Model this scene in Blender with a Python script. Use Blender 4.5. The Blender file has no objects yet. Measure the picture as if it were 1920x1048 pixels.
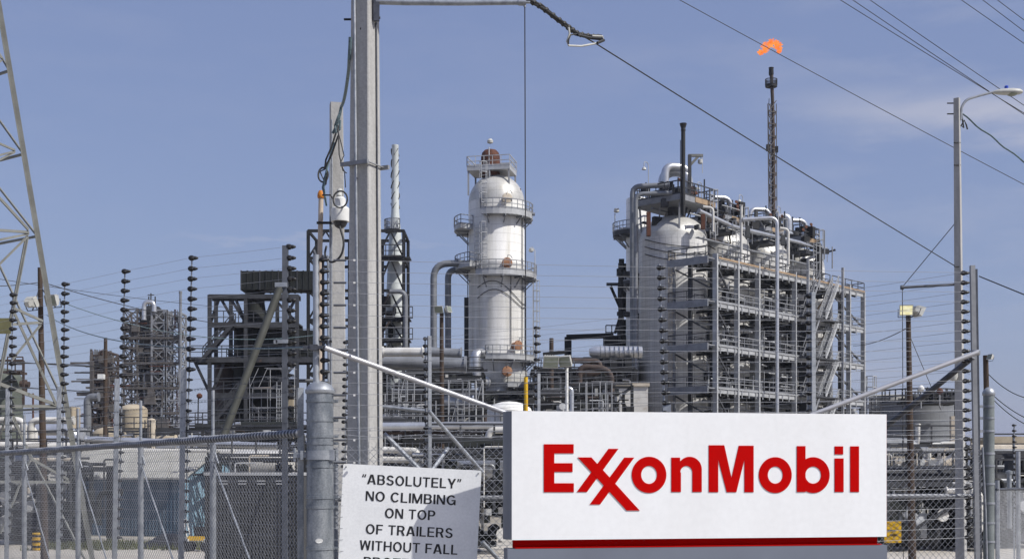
import bpy, math, random
from mathutils import Vector, Matrix
R = math.radians
sc = bpy.context.scene
COL = sc.collection
# ------------------------------------------------------------------ camera
F = 2400.0      # focal length in photo pixels (1920 wide)
HV = 890.0      # photo row of the horizon
H = 3.0         # eye height
cd = bpy.data.cameras.new('camera'); cam = bpy.data.objects.new('camera', cd); COL.objects.link(cam)
cam.location = (0, 0, H); cam.rotation_euler = (R(90), 0, 0)
cd.sensor_width = 36; cd.lens = 45; cd.shift_y = (HV - 524) / 1920
cd.clip_start = 0.1; cd.clip_end = 9000
sc.camera = cam
# ------------------------------------------------------------------ sky and sun
EL, AZ = R(46.5), R(118)          # azimuth clockwise from +Y
SUN = Vector((math.sin(AZ) * math.cos(EL), math.cos(AZ) * math.cos(EL), math.sin(EL)))
w = bpy.data.worlds.new('World'); sc.world = w; w.use_nodes = True
nt = w.node_tree; nt.nodes.clear()
def N(t, typ, **kw):
    n = t.nodes.new(typ)
    for k, v in kw.items(): setattr(n, k, v)
    return n
sky = N(nt, 'ShaderNodeTexSky', sky_type='NISHITA', sun_disc=False, sun_elevation=EL, sun_rotation=AZ,
        altitude=0, air_density=1.0, dust_density=1.6, ozone_density=2.2)
tint = N(nt, 'ShaderNodeMixRGB', blend_type='MULTIPLY'); tint.inputs[0].default_value = 1
tint.inputs[2].default_value = (.95, .86, .78, 1)
nt.links.new(sky.outputs[0], tint.inputs[1])
# thin cirrus, low contrast
geo = N(nt, 'ShaderNodeTexCoord')
mp = N(nt, 'ShaderNodeMapping'); mp.inputs['Scale'].default_value = (2.2, 1.0, 9.0); mp.inputs['Rotation'].default_value = (0, R(6), 0)
mp.inputs['Location'].default_value = (0.35, 0, 0.2)
nz = N(nt, 'ShaderNodeTexNoise'); nz.inputs['Scale'].default_value = 2.3; nz.inputs['Detail'].default_value = 10; nz.inputs['Roughness'].default_value = .58
nt.links.new(geo.outputs['Generated'], mp.inputs[0]); nt.links.new(mp.outputs[0], nz.inputs['Vector'])
cr = N(nt, 'ShaderNodeValToRGB'); cr.color_ramp.elements[0].position = .47; cr.color_ramp.elements[1].position = .78
cr.color_ramp.elements[1].color = (.5, .5, .5, 1)
nt.links.new(nz.outputs['Fac'], cr.inputs[0])
sep = N(nt, 'ShaderNodeSeparateXYZ'); nt.links.new(geo.outputs['Generated'], sep.inputs[0])
side = N(nt, 'ShaderNodeMapRange'); side.inputs[1].default_value = .02; side.inputs[2].default_value = .34; side.inputs[3].default_value = .25; side.inputs[4].default_value = 1
nt.links.new(sep.outputs['X'], side.inputs[0])
mu = N(nt, 'ShaderNodeMath', operation='MULTIPLY'); nt.links.new(cr.outputs[0], mu.inputs[0]); nt.links.new(side.outputs[0], mu.inputs[1])
def mth(op, a, b):
    n = N(nt, 'ShaderNodeMath', operation=op)
    for i, x in enumerate((a, b)):
        if isinstance(x, (int, float)): n.inputs[i].default_value = x
        else: nt.links.new(x, n.inputs[i])
    return n.outputs[0]
def ramp(x, a, b, ya=0.0, yb=1.0):
    n = N(nt, 'ShaderNodeMapRange', interpolation_type='SMOOTHSTEP'); n.inputs[1].default_value = a; n.inputs[2].default_value = b; n.inputs[3].default_value = ya; n.inputs[4].default_value = yb
    nt.links.new(x, n.inputs[0]); return n.outputs[0]
yy = mth('MAXIMUM', sep.outputs['Y'], .02); tz = mth('DIVIDE', sep.outputs['Z'], yy); tx = mth('DIVIDE', sep.outputs['X'], yy)
warp = mth('ADD', tz, mth('MULTIPLY', mth('SUBTRACT', nz.outputs['Fac'], .5), .11))
bank = mth('MULTIPLY', mth('MULTIPLY', ramp(warp, .245, .288), ramp(warp, .312, .292)), ramp(tx, .14, .40))          # low cirrus bank to the right
bank = mth('MULTIPLY', bank, ramp(nz.outputs['Fac'], .3, .6, .35, .62))
tr = mth('ABSOLUTE', mth('SUBTRACT', warp, mth('SUBTRACT', .173, mth('MULTIPLY', tx, .02))), 0)
trail = mth('MULTIPLY', mth('MULTIPLY', ramp(tr, .0045, .0, 0, .2), ramp(tx, -.30, -.2)), ramp(tx, .0, -.12))            # faint old vapour trail
total = mth('ADD', mth('ADD', mu.outputs[0], bank), trail)
cl = N(nt, 'ShaderNodeMixRGB', use_clamp=False); cl.inputs[2].default_value = (5.1, 5.25, 6.3, 1)
veil = N(nt, 'ShaderNodeMixRGB'); veil.inputs[0].default_value = .4; veil.inputs[2].default_value = (3.3, 4.2, 8.1, 1)   # thin even high veil
nt.links.new(tint.outputs[0], veil.inputs[1])
nt.links.new(total, cl.inputs[0]); nt.links.new(veil.outputs[0], cl.inputs[1])
bg = N(nt, 'ShaderNodeBackground'); bg.inputs[1].default_value = 0.1
ow = N(nt, 'ShaderNodeOutputWorld')
nt.links.new(cl.outputs[0], bg.inputs[0]); nt.links.new(bg.outputs[0], ow.inputs[0])
sl = bpy.data.lights.new('sun', 'SUN'); sl.energy = 4.9; sl.angle = R(0.5); sl.color = (1, .97, .915)
so = bpy.data.objects.new('sun', sl); COL.objects.link(so); so.rotation_euler = (-SUN).to_track_quat('-Z', 'Y').to_euler()
vs = sc.view_settings; vs.view_transform = 'Standard'; vs.look = 'None'; vs.gamma = 1; vs.use_curve_mapping = False
vs.exposure = 0.0
# ------------------------------------------------------------------ helpers
def P(u, v, Y): return Vector(((u - 960) / F * Y, Y, H + (HV - v) / F * Y))
def G(u, Y): return Vector(((u - 960) / F * Y, Y, 0))
def zv(v, Y): return H + (HV - v) / F * Y
def V(*a): return Vector(a)
def rig(d, up=V(0, 0, 1)):
    d = d.normalized()
    if abs(d.dot(up)) > .995: up = V(0, 1, 0)
    x = d.cross(up).normalized(); y = x.cross(d).normalized()
    return x, y
def fillet(pts, rad, k=6):
    pts = [Vector(p) for p in pts]; out = [pts[0]]
    for a, b, c in zip(pts, pts[1:], pts[2:]):
        d1 = (a - b); d2 = (c - b); r = min(rad, d1.length * .49, d2.length * .49)
        p = b + d1.normalized() * r; q = b + d2.normalized() * r
        for i in range(k + 1):
            t = i / k; out.append((1 - t) ** 2 * p + 2 * t * (1 - t) * b + t * t * q)
    out.append(pts[-1]); return out
def sag(p, q, s, n=12):
    p = Vector(p); q = Vector(q)
    return [p.lerp(q, i / n) - V(0, 0, s * 4 * (i / n) * (1 - i / n)) for i in range(n + 1)]
class MB:
    def __init__(s): s.v = []; s.f = []; s.m = []
    def mark(s): s.m.append((len(s.v), len(s.f)))      # a new piece starts here
    def split(s, name, m, parent):                     # each piece becomes a part of its own
        e = s.m[1:] + [(len(s.v), len(s.f))]
        for (v0, f0), (v1, f1) in zip(s.m, e):
            if v1 == v0: continue
            b = MB(); b.v = s.v[v0:v1]; b.f = [tuple(i - v0 for i in f) for f in s.f[f0:f1]]; b.build(name, m, parent)
    def add(s, vs_, fs):
        o = len(s.v); s.v += [Vector(v) for v in vs_]; s.f += [tuple(i + o for i in f) for f in fs]; return s
    def hexa(s, b, t):
        return s.add(b + t, [(3, 2, 1, 0), (4, 5, 6, 7), (0, 1, 5, 4), (1, 2, 6, 5), (2, 3, 7, 6), (3, 0, 4, 7)])
    def box(s, c, sz, rz=0, M=None):
        x, y, z = (k / 2 for k in sz); c = Vector(c); m = M or Matrix.Rotation(rz, 3, 'Z')
        f = lambda a, b, d: c + m @ V(a, b, d)
        return s.hexa([f(-x, -y, -z), f(x, -y, -z), f(x, y, -z), f(-x, y, -z)], [f(-x, -y, z), f(x, -y, z), f(x, y, z), f(-x, y, z)])
    def bar(s, p, q, w_, h=None):
        p = Vector(p); q = Vector(q); h = h or w_; x, y = rig(q - p); x = x * w_ / 2; y = y * h / 2
        return s.hexa([p - x - y, p + x - y, p + x + y, p - x + y], [q - x - y, q + x - y, q + x + y, q - x + y])
    def ibeam(s, p, q, w_, h):
        p = Vector(p); q = Vector(q); x, y = rig(q - p); t = h * .12
        for o, a, b in ((y * (h / 2 - t / 2), w_, t), (-y * (h / 2 - t / 2), w_, t), (y * 0, w_ * .16, h - 2 * t - .004)):
            X = x * a / 2; Yy = y * b / 2; pp = p + o; qq = q + o
            s.hexa([pp - X - Yy, pp + X - Yy, pp + X + Yy, pp - X + Yy], [qq - X - Yy, qq + X - Yy, qq + X + Yy, qq - X + Yy])
        return s
    def tube(s, pts, r, n=8, cap=True):
        pts = [Vector(p) for p in pts]; m = len(pts)
        rs = r if isinstance(r, (list, tuple)) else [r] * m
        d = [(pts[min(i + 1, m - 1)] - pts[max(i - 1, 0)]).normalized() for i in range(m)]
        x, y = rig(d[0]); vs_ = []
        for i in range(m):
            x = (x - d[i] * x.dot(d[i])).normalized(); y = d[i].cross(x)
            for k in range(n):
                a = 2 * math.pi * k / n
                vs_.append(pts[i] + (x * math.cos(a) + y * math.sin(a)) * rs[i])
        fs = [(i * n + k, i * n + (k + 1) % n, (i + 1) * n + (k + 1) % n, (i + 1) * n + k) for i in range(m - 1) for k in range(n)]
        if cap: fs += [tuple(range(n))[::-1], tuple(range((m - 1) * n, m * n))]
        return s.add(vs_, fs)
    def lathe(s, prof, c, n=24, axis=V(0, 0, 1)):
        c = Vector(c); axis = Vector(axis).normalized()
        x, y = rig(axis) if abs(axis.z) < .99 else (V(1, 0, 0), V(0, 1, 0))
        vs_ = [c + axis * z + (x * math.cos(2 * math.pi * k / n) + y * math.sin(2 * math.pi * k / n)) * max(r, 1e-4) for r, z in prof for k in range(n)]
        m = len(prof)
        fs = [(i * n + k, i * n + (k + 1) % n, (i + 1) * n + (k + 1) % n, (i + 1) * n + k) for i in range(m - 1) for k in range(n)]
        fs += [tuple(range(n))[::-1], tuple(range((m - 1) * n, m * n))]
        return s.add(vs_, fs)
    def prism(s, poly, d):
        n = len(poly); poly = [Vector(p) for p in poly]; d = Vector(d)
        return s.add(poly + [p + d for p in poly], [tuple(range(n)), tuple(range(2 * n - 1, n - 1, -1))] + [(i, n + i, n + (i + 1) % n, (i + 1) % n) for i in range(n)])
    def ringprism(s, outer, inner, d):
        n = len(outer); d = Vector(d); vs_ = [Vector(p) for p in outer + inner]; vs_ += [p + d for p in vs_]
        fs = []
        for i in range(n):
            j = (i + 1) % n
            fs += [(i, j, n + j, n + i), (2 * n + i, 3 * n + i, 3 * n + j, 2 * n + j), (i, 2 * n + i, 2 * n + j, j), (n + i, n + j, 3 * n + j, 3 * n + i)]
        return s.add(vs_, fs)
    def taper(s, p, q, s0, s1, rz=0, ch=.08):
        def ring(c, z):
            o = []
            for sx, sy in ((1, 1), (-1, 1), (-1, -1), (1, -1)):
                h = z / 2; cc = z * ch
                o += [(sx * h, sy * (h - cc)), (sx * (h - cc), sy * h)] if sx * sy > 0 else [(sx * (h - cc), sy * h), (sx * h, sy * (h - cc))]
            m = Matrix.Rotation(rz, 3, 'Z'); return [Vector(c) + m @ V(a, b, 0) for a, b in o]
        a = ring(p, s0); b = ring(q, s1); n = 8
        return s.add(a + b, [tuple(range(n))[::-1], tuple(range(n, 2 * n))] + [(i, (i + 1) % n, n + (i + 1) % n, n + i) for i in range(n)])
    def rail(s, pts, h=1.1, r=.035, sp=1.5, closed=False, mid=True):
        pts = [Vector(p) for p in pts]
        if closed: pts = pts + [pts[0]]
        up = V(0, 0, h)
        for a, b in zip(pts, pts[1:]):
            s.bar(a + up, b + up, r * 2); 
            if mid: s.bar(a + up * .5, b + up * .5, r * 1.7)
            s.bar(a + V(0, 0, .08), b + V(0, 0, .08), r, .16)
            k = max(1, round((b - a).length / sp))
            for i in range(k): c = a.lerp(b, i / k); s.bar(c, c + up, r * 1.8)
        s.bar(pts[-1], pts[-1] + up, r * 1.8); return s
    def ladder(s, p, q, w_, side, r=.03, step=.35, cage=False, out=None):
        p = Vector(p); q = Vector(q); side = Vector(side).normalized() * w_ / 2
        s.bar(p - side, q - side, r * 2); s.bar(p + side, q + side, r * 2)
        k = int((q - p).length / step)
        for i in range(1, k): c = p.lerp(q, i / k); s.bar(c - side, c + side, r * 1.5)
        if cage:
            out = Vector(out).normalized() * w_
            k = max(2, int((q - p).length / 1.3)); L = []
            for i in range(k + 1):
                c = p.lerp(q, .12 + .88 * i / k)
                ring = [c - side, c - side * 1.1 + out * .6, c + out * 1.05, c + side * 1.1 + out * .6, c + side]
                for a, b in zip(ring, ring[1:]): s.bar(a, b, r * 1.6)
                L.append(ring)
            for j in (1, 2, 3): s.bar(L[0][j], L[-1][j], r * 1.3)
        return s
    def build(s, name, m, parent=None, origin=None, smooth=True):
        top = parent
        while top is not None and top.parent is not None: top = top.parent
        o = Vector(top.location) if top is not None else Vector(origin if origin is not None else s.v[0])
        me = bpy.data.meshes.new(name); me.from_pydata([tuple(v - o) for v in s.v], [], s.f); me.update()
        if smooth:
            me.polygons.foreach_set('use_smooth', [True] * len(me.polygons)); me.set_sharp_from_angle(angle=R(32))
        me.materials.append(m)
        ob = bpy.data.objects.new(name, me); COL.objects.link(ob)
        if parent is not None: ob.parent = parent
        else: ob.location = o
        return ob
def T(o, label, cat, group=None, kind=None):
    o['label'] = label; o['category'] = cat
    if group: o['group'] = group
    if kind: o['kind'] = kind
    return o
def thing(name, label, cat, loc, group=None):
    o = bpy.data.objects.new(name, None); COL.objects.link(o); o.location = loc; o.empty_display_size = .2
    return T(o, label, cat, group)
def copy_tree(o, parent=None):
    c = o.copy(); COL.objects.link(c); c.parent = parent
    for ch in [x for x in bpy.data.objects if x.parent == o]: copy_tree(ch, c)
    return c
def pipe(name, label, pts, r, m, cat='pipe', rad=None, n=12, group=None, parent=None, supports=None):
    pts = [Vector(p) for p in pts]
    mb = MB().tube(fillet(pts, rad if rad else r * 2.6) if len(pts) > 2 else pts, r, n)
    for t in (.0, 1.0):
        a = pts[0] if t == 0 else pts[-1]; d = (pts[1] - pts[0]) if t == 0 else (pts[-2] - pts[-1]); d = d.normalized()
        mb.tube([a + d * .02, a + d * .02 + d * r * .35], r * 1.28, n)
    if parent is not None: return mb.build(name, m, parent)
    return T(mb.build(name, m, None, origin=pts[0]), label, cat, group)
# ------------------------------------------------------------------ materials
def mat(name, c1, c2=None, scale=1.5, rough=.6, metal=0.0, stretch=(1, 1, 1), lo=.35, hi=.7, bump=0.0, bands=None, c3=None, fine=0.0, bumpscale=30, spec=.35):
    m = bpy.data.materials.new(name); m.use_nodes = True; t = m.node_tree; L = t.links
    b = t.nodes['Principled BSDF']; b.inputs['Roughness'].default_value = rough; b.inputs['Metallic'].default_value = metal; b.inputs['Specular IOR Level'].default_value = spec
    tc = N(t, 'ShaderNodeTexCoord'); mpp = N(t, 'ShaderNodeMapping'); mpp.inputs['Scale'].default_value = stretch
    L.new(tc.outputs['Object'], mpp.inputs[0])
    nz_ = N(t, 'ShaderNodeTexNoise'); nz_.inputs['Scale'].default_value = scale; nz_.inputs['Detail'].default_value = 6; nz_.inputs['Roughness'].default_value = .62
    L.new(mpp.outputs[0], nz_.inputs['Vector'])
    rp = N(t, 'ShaderNodeValToRGB'); e = rp.color_ramp.elements
    c2 = c2 or tuple(k * .72 for k in c1)
    e[0].position = lo; e[0].color = (*c2, 1); e[1].position = hi; e[1].color = (*c1, 1)
    if c3: x = e.new(max(0.02, lo - .12)); x.color = (*c3, 1)
    L.new(nz_.outputs['Fac'], rp.inputs[0]); out = rp.outputs[0]
    if fine:
        n2 = N(t, 'ShaderNodeTexNoise'); n2.inputs['Scale'].default_value = scale * 14; n2.inputs['Detail'].default_value = 3
        L.new(tc.outputs['Object'], n2.inputs['Vector'])
        mr = N(t, 'ShaderNodeMapRange'); mr.inputs[1].default_value = .3; mr.inputs[2].default_value = .7; mr.inputs[3].default_value = 1 - fine; mr.inputs[4].default_value = 1 + fine * .4
        L.new(n2.outputs['Fac'], mr.inputs[0])
        mx = N(t, 'ShaderNodeMixRGB', blend_type='MULTIPLY'); mx.inputs[0].default_value = 1
        L.new(out, mx.inputs[1]); L.new(mr.outputs[0], mx.inputs[2]); out = mx.outputs[0]
    if bands:
        dz, nphi, st = bands
        sp_ = N(t, 'ShaderNodeSeparateXYZ'); L.new(tc.outputs['Object'], sp_.inputs[0])
        def line(sock, mul, wid):
            a = N(t, 'ShaderNodeMath', operation='MULTIPLY'); a.inputs[1].default_value = mul; L.new(sock, a.inputs[0])
            fr = N(t, 'ShaderNodeMath', operation='FRACT'); L.new(a.outputs[0], fr.inputs[0])
            lt = N(t, 'ShaderNodeMath', operation='LESS_THAN'); lt.inputs[1].default_value = wid; L.new(fr.outputs[0], lt.inputs[0]); return lt.outputs[0]
        s1 = line(sp_.outputs['Z'], 1 / dz, .085)
        if nphi:
            at = N(t, 'ShaderNodeMath', operation='ARCTAN2'); L.new(sp_.outputs['Y'], at.inputs[0]); L.new(sp_.outputs['X'], at.inputs[1])
            s2 = line(at.outputs[0], nphi / (2 * math.pi), .05)
            mxx = N(t, 'ShaderNodeMath', operation='MAXIMUM'); L.new(s1, mxx.inputs[0]); L.new(s2, mxx.inputs[1]); s1 = mxx.outputs[0]
        ml = N(t, 'ShaderNodeMath', operation='MULTIPLY'); ml.inputs[1].default_value = st; L.new(s1, ml.inputs[0])
        dk = N(t, 'ShaderNodeMixRGB'); dk.inputs[2].default_value = (*(k * .3 for k in c1), 1)
        L.new(ml.outputs[0], dk.inputs[0]); L.new(out, dk.inputs[1]); out = dk.outputs[0]
    L.new(out, b.inputs['Base Color'])
    rr = N(t, 'ShaderNodeMapRange'); rr.inputs[3].default_value = min(1, rough + .12); rr.inputs[4].default_value = max(.08, rough - .12)
    L.new(nz_.outputs['Fac'], rr.inputs[0]); L.new(rr.outputs[0], b.inputs['Roughness'])
    if bump:
        n3 = N(t, 'ShaderNodeTexNoise'); n3.inputs['Scale'].default_value = bumpscale; n3.inputs['Detail'].default_value = 4
        L.new(tc.outputs['Object'], n3.inputs['Vector'])
        bp = N(t, 'ShaderNodeBump'); bp.inputs['Strength'].default_value = bump; bp.inputs['Distance'].default_value = .02
        L.new(n3.outputs['Fac'], bp.inputs['Height']); L.new(bp.outputs[0], b.inputs['Normal'])
    return m
M = {}
M['ground'] = mat('ground_gravel', (.40, .36, .30), (.24, .22, .18), scale=.12, rough=.95, fine=.35, bump=.3, bumpscale=3)
M['pad'] = mat('pale_concrete', (.52, .48, .42), (.40, .37, .32), scale=.2, rough=.9, fine=.15)
M['concrete'] = mat('concrete_pole', (.415, .41, .40), (.315, .31, .30), scale=1.6, rough=.88, stretch=(3.4, 3.4, .6), fine=.12, bump=.25, bumpscale=30, lo=.3, hi=.62, c3=(.24, .235, .225))
M['galv'] = mat('galvanised', (.40, .42, .45), (.27, .29, .32), scale=9, rough=.48, metal=.55, fine=.15, lo=.38, hi=.6)
M['galvdark'] = mat('galvanised_shade_dark', (.11, .118, .14), (.065, .07, .085), scale=9, rough=.55, metal=.45, fine=.2)  # darkened to carry the shade on the top rail and strut
M['fatpost'] = mat('galvanised_post', (.37, .39, .41), (.17, .19, .215), scale=4.5, rough=.5, metal=.6, stretch=(1.4, 1.4, .6), fine=.22, lo=.36, hi=.62)
M['brightpipe'] = mat('bright_steel_tube', (.50, .50, .52), (.42, .42, .44), scale=4, rough=.42, metal=.35)
M['wire'] = mat('fence_wire', (.42, .43, .46), (.3, .31, .33), scale=3, rough=.45, metal=.5)
M['mesh'] = mat('chain_link_wire', (.37, .38, .41), (.26, .27, .29), scale=5, rough=.5, metal=.45)
M['black'] = mat('black_plastic', (.012, .012, .013), (.02, .02, .022), scale=20, rough=.45)
M['cable'] = mat('black_cable', (.02, .02, .022), (.035, .035, .035), scale=20, rough=.6)
M['bluecable'] = mat('weathered_cable', (.16, .24, .27), (.05, .07, .08), scale=30, rough=.5)
M['signwhite'] = mat('sign_white', (.83, .84, .85), (.785, .79, .795), scale=1.3, rough=.55, spec=.2, stretch=(1.6, 1.6, .35), fine=.03, lo=.3, hi=.62)
M['signgrey'] = mat('sign_grey', (.17, .19, .235), (.145, .16, .2), scale=1, rough=.5)
M['signend'] = mat('sign_cabinet_grey', (.22, .235, .26), (.19, .2, .225), scale=1.5, rough=.45)
M['red'] = mat('sign_red', (.49, .002, .002), (.45, .002, .002), scale=2, rough=.7, spec=.03)
M['panel'] = mat('painted_sheet', (.88, .89, .89), (.79, .80, .80), scale=3, rough=.5, fine=.07, lo=.28, hi=.6)
M['ink'] = mat('black_lettering', (.014, .014, .016), (.03, .03, .032), scale=25, rough=.5)
M['column'] = mat('white_jacket', (.80, .79, .765), (.62, .605, .56), scale=.7, rough=.5, stretch=(1.3, 1.3, .13), bands=(1.05, 0, .3), fine=.1, lo=.36, hi=.6, c3=(.40, .34, .27), bump=.25, bumpscale=2)
M['drum'] = mat('weathered_jacket', (.68, .67, .65), (.50, .49, .47), scale=.5, rough=.55, stretch=(1.5, 1.5, .2), bands=(.62, 36, .55), fine=.12, lo=.34, hi=.66, c3=(.22, .2, .17), bump=.3, bumpscale=2)
M['dome'] = mat('dome_jacket', (.62, .61, .58), (.44, .43, .40), scale=.7, rough=.42, metal=.25, bands=(.9, 20, .3), fine=.1, c3=(.33, .28, .22))
M['steel'] = mat('grey_steelwork', (.30, .31, .33), (.21, .215, .23), scale=1.2, rough=.6, metal=.2, fine=.12)
M['lightsteel'] = mat('pale_steelwork', (.50, .51, .52), (.36, .365, .37), scale=.9, rough=.55, metal=.2, fine=.12)
M['darksteel'] = mat('dark_steelwork', (.020, .021, .023), (.011, .0115, .013), scale=1, rough=.7, fine=.2)  # albedo lowered to stand in for deep shade among the steel
M['midsteel'] = mat('dirty_steelwork', (.072, .075, .083), (.036, .037, .041), scale=1, rough=.65, metal=.1, fine=.2, c3=(.14, .075, .045))  # dirt and rust flecks, base also darkened in place of deep shade
M['duct'] = mat('dark_duct', (.019, .022, .0205), (.011, .013, .012), scale=.5, rough=.75, fine=.2)  # base tone pushed down in place of shadow depth
M['silver'] = mat('aluminium_cladding', (.66, .67, .69), (.48, .49, .51), scale=1.2, rough=.34, metal=.7, fine=.1)
M['greypipe'] = mat('grey_pipe_jacket', (.26, .27, .29), (.17, .178, .19), scale=.8, rough=.5, metal=.3, bands=(.6, 0, .3), fine=.1)
M['whitepipe'] = mat('white_pipe', (.66, .65, .62), (.48, .46, .42), scale=1, rough=.5, fine=.1, c3=(.36, .27, .19))
M['rust'] = mat('rust', (.135, .05, .028), (.07, .028, .018), scale=1.6, rough=.85, fine=.3)
M['rustdark'] = mat('rusty_dark_pipe', (.085, .06, .05), (.05, .038, .034), scale=1.5, rough=.8, fine=.3, c3=(.19, .085, .04))
M['manway'] = mat('rusty_disc', (.36, .19, .10), (.22, .10, .055), scale=1.4, rough=.75, fine=.2)
M['cream'] = mat('cream_disc', (.58, .52, .43), (.42, .36, .28), scale=1.4, rough=.6, fine=.2)
M['beige'] = mat('beige_lattice', (.225, .228, .21), (.155, .156, .142), scale=2, rough=.6, fine=.12)
M['khaki'] = mat('khaki_plate', (.16, .155, .075), (.11, .105, .055), scale=2, rough=.7)
M['wood'] = mat('creosoted_wood', (.085, .06, .045), (.045, .032, .025), scale=3, rough=.9, stretch=(6, 6, .4), fine=.3)
M['tan'] = mat('tan_toe_board', (.40, .29, .19), (.27, .19, .12), scale=1.2, rough=.8, fine=.2)
M['tank'] = mat('grey_tank', (.20, .21, .225), (.14, .147, .16), scale=.3, rough=.65, stretch=(1, 1, .25), fine=.1, bands=(2.4, 24, .25))
M['green'] = mat('grey_green_vessel', (.12, .135, .115), (.075, .085, .072), scale=.5, rough=.6, fine=.12, stretch=(1, 1, .3))
M['tantank'] = mat('tan_tank', (.46, .40, .30), (.34, .28, .2), scale=.6, rough=.6, fine=.1)
M['lampgrey'] = mat('lamp_housing', (.50, .50, .47), (.40, .40, .375), scale=6, rough=.5, fine=.06)
M['glass'] = mat('lamp_glass', (.24, .26, .21), (.17, .19, .15), scale=5, rough=.2)
M['yellow'] = mat('yellow_guard', (.72, .44, .02), (.6, .35, .015), scale=3, rough=.55, fine=.08)
M['blueshaded'] = mat('blue_cladding_shaded', (.062, .115, .17), (.045, .085, .13), scale=1, rough=.6, fine=.12)  # shaded copy of the blue cladding, for the wall turned from the sun
M['bluelit'] = mat('blue_cladding_lit', (.26, .41, .52), (.2, .33, .43), scale=1, rough=.6, fine=.08)  # sunlit copy of the same blue cladding, for the gable ends
M['roof'] = mat('pale_roof', (.44, .43, .40), (.34, .33, .30), scale=1.2, rough=.7, fine=.15)
M['box'] = mat('dark_grey_sheet', (.062, .064, .066), (.045, .046, .048), scale=1, rough=.7, fine=.15)
M['orange'] = mat('orange_cap', (.62, .22, .02), (.5, .16, .015), scale=8, rough=.6)
M['tar'] = mat('black_tarpaulin', (.012, .012, .014), (.022, .022, .024), scale=3, rough=.5, bump=.4, bumpscale=6)
M['machred'] = mat('red_machine_paint', (.46, .035, .03), (.3, .03, .025), scale=3, rough=.5, fine=.15)
M['farblue'] = mat('far_haze_blue', (.22, .25, .30), (.17, .195, .24), scale=.1, rough=.9)  # distance haze painted into the skyline as blue-grey
M['blue'] = mat('blue_photocell', (.03, .08, .5), (.03, .07, .4), scale=20, rough=.3)
M['whiteplastic'] = mat('white_plastic', (.72, .72, .70), (.62, .62, .60), scale=9, rough=.4)
M['smoke'] = mat('dome_glass', (.03, .03, .035), (.05, .05, .055), scale=9, rough=.12)
def emis(name, c, c2, st, scale):
    m = mat(name, c, c2, scale=scale, rough=.6); t = m.node_tree; b = t.nodes['Principled BSDF']
    src = b.inputs['Base Color'].links[0].from_socket
    t.links.new(src, b.inputs['Emission Color']); t.links.remove(b.inputs['Base Color'].links[0]); b.inputs['Base Color'].default_value = (.02, .01, .005, 1); b.inputs['Emission Strength'].default_value = st
    return m
M['lit'] = emis('lit_lamp_glass', (1, .96, .70), (.80, .72, .34), .95, 7)
M['flame'] = emis('gas_flame', (1.0, .38, .08), (.96, .14, .012), 1.08, .8)
_t = M['flame'].node_tree; _n = N(_t, 'ShaderNodeTexNoise'); _n.inputs['Scale'].default_value = 1.6; _n.inputs['Detail'].default_value = 5
_m = N(_t, 'ShaderNodeMapRange'); _m.inputs[1].default_value = .36; _m.inputs[2].default_value = .58; _m.inputs[3].default_value = .25; _m.inputs[4].default_value = 1
_c = N(_t, 'ShaderNodeTexCoord'); _t.links.new(_c.outputs['Object'], _n.inputs['Vector']); _t.links.new(_n.outputs['Fac'], _m.inputs[0]); _t.links.new(_m.outputs[0], _t.nodes['Principled BSDF'].inputs['Alpha'])
M['shadeblack'] = mat('deep_shade_black', (.017, .017, .018), (.009, .009, .01), scale=.5, rough=.9, fine=.3, spec=.1)  # near-black tone that stands in for deep shade
M['grass'] = mat('dry_grass', (.10, .11, .04), (.06, .065, .025), scale=.4, rough=.9, c3=(.16, .13, .06))
M['brownsteel'] = mat('brown_grey_steelwork', (.125, .113, .106), (.072, .065, .06), scale=1, rough=.7, fine=.2, c3=(.12, .065, .042))
M['greenpost'] = mat('grey_green_post', (.26, .285, .285), (.165, .185, .187), scale=5, rough=.55, metal=.3, fine=.15)
M['zincshaded'] = mat('zinc_shaded', (.13, .14, .165), (.085, .092, .11), scale=7, rough=.6, metal=.2, fine=.15)  # zinc darkened for a post face that lies in shade
PAL = ['silver', 'greypipe', 'whitepipe', 'midsteel', 'rustdark', 'greypipe', 'darksteel', 'silver', 'steel']
# ================================================================== SETTING
def sheet(name, x0, x1, y0, y1, z, m, nx=1, ny=1):
    mb = MB()
    vs_ = [V(x0 + (x1 - x0) * i / nx, y0 + (y1 - y0) * j / ny, z) for j in range(ny + 1) for i in range(nx + 1)]
    mb.add(vs_, [(j * (nx + 1) + i, j * (nx + 1) + i + 1, (j + 1) * (nx + 1) + i + 1, (j + 1) * (nx + 1) + i) for j in range(ny) for i in range(nx)])
    o = mb.build(name, m, None, origin=(0, 0, 0), smooth=False); o['kind'] = 'structure'; return o
sheet('ground', -2600, 2600, -60, 2600, 0, M['ground'], 8, 8)
sheet('concrete_apron', -60, 70, 30, 62, .004, M['pad'])
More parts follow.
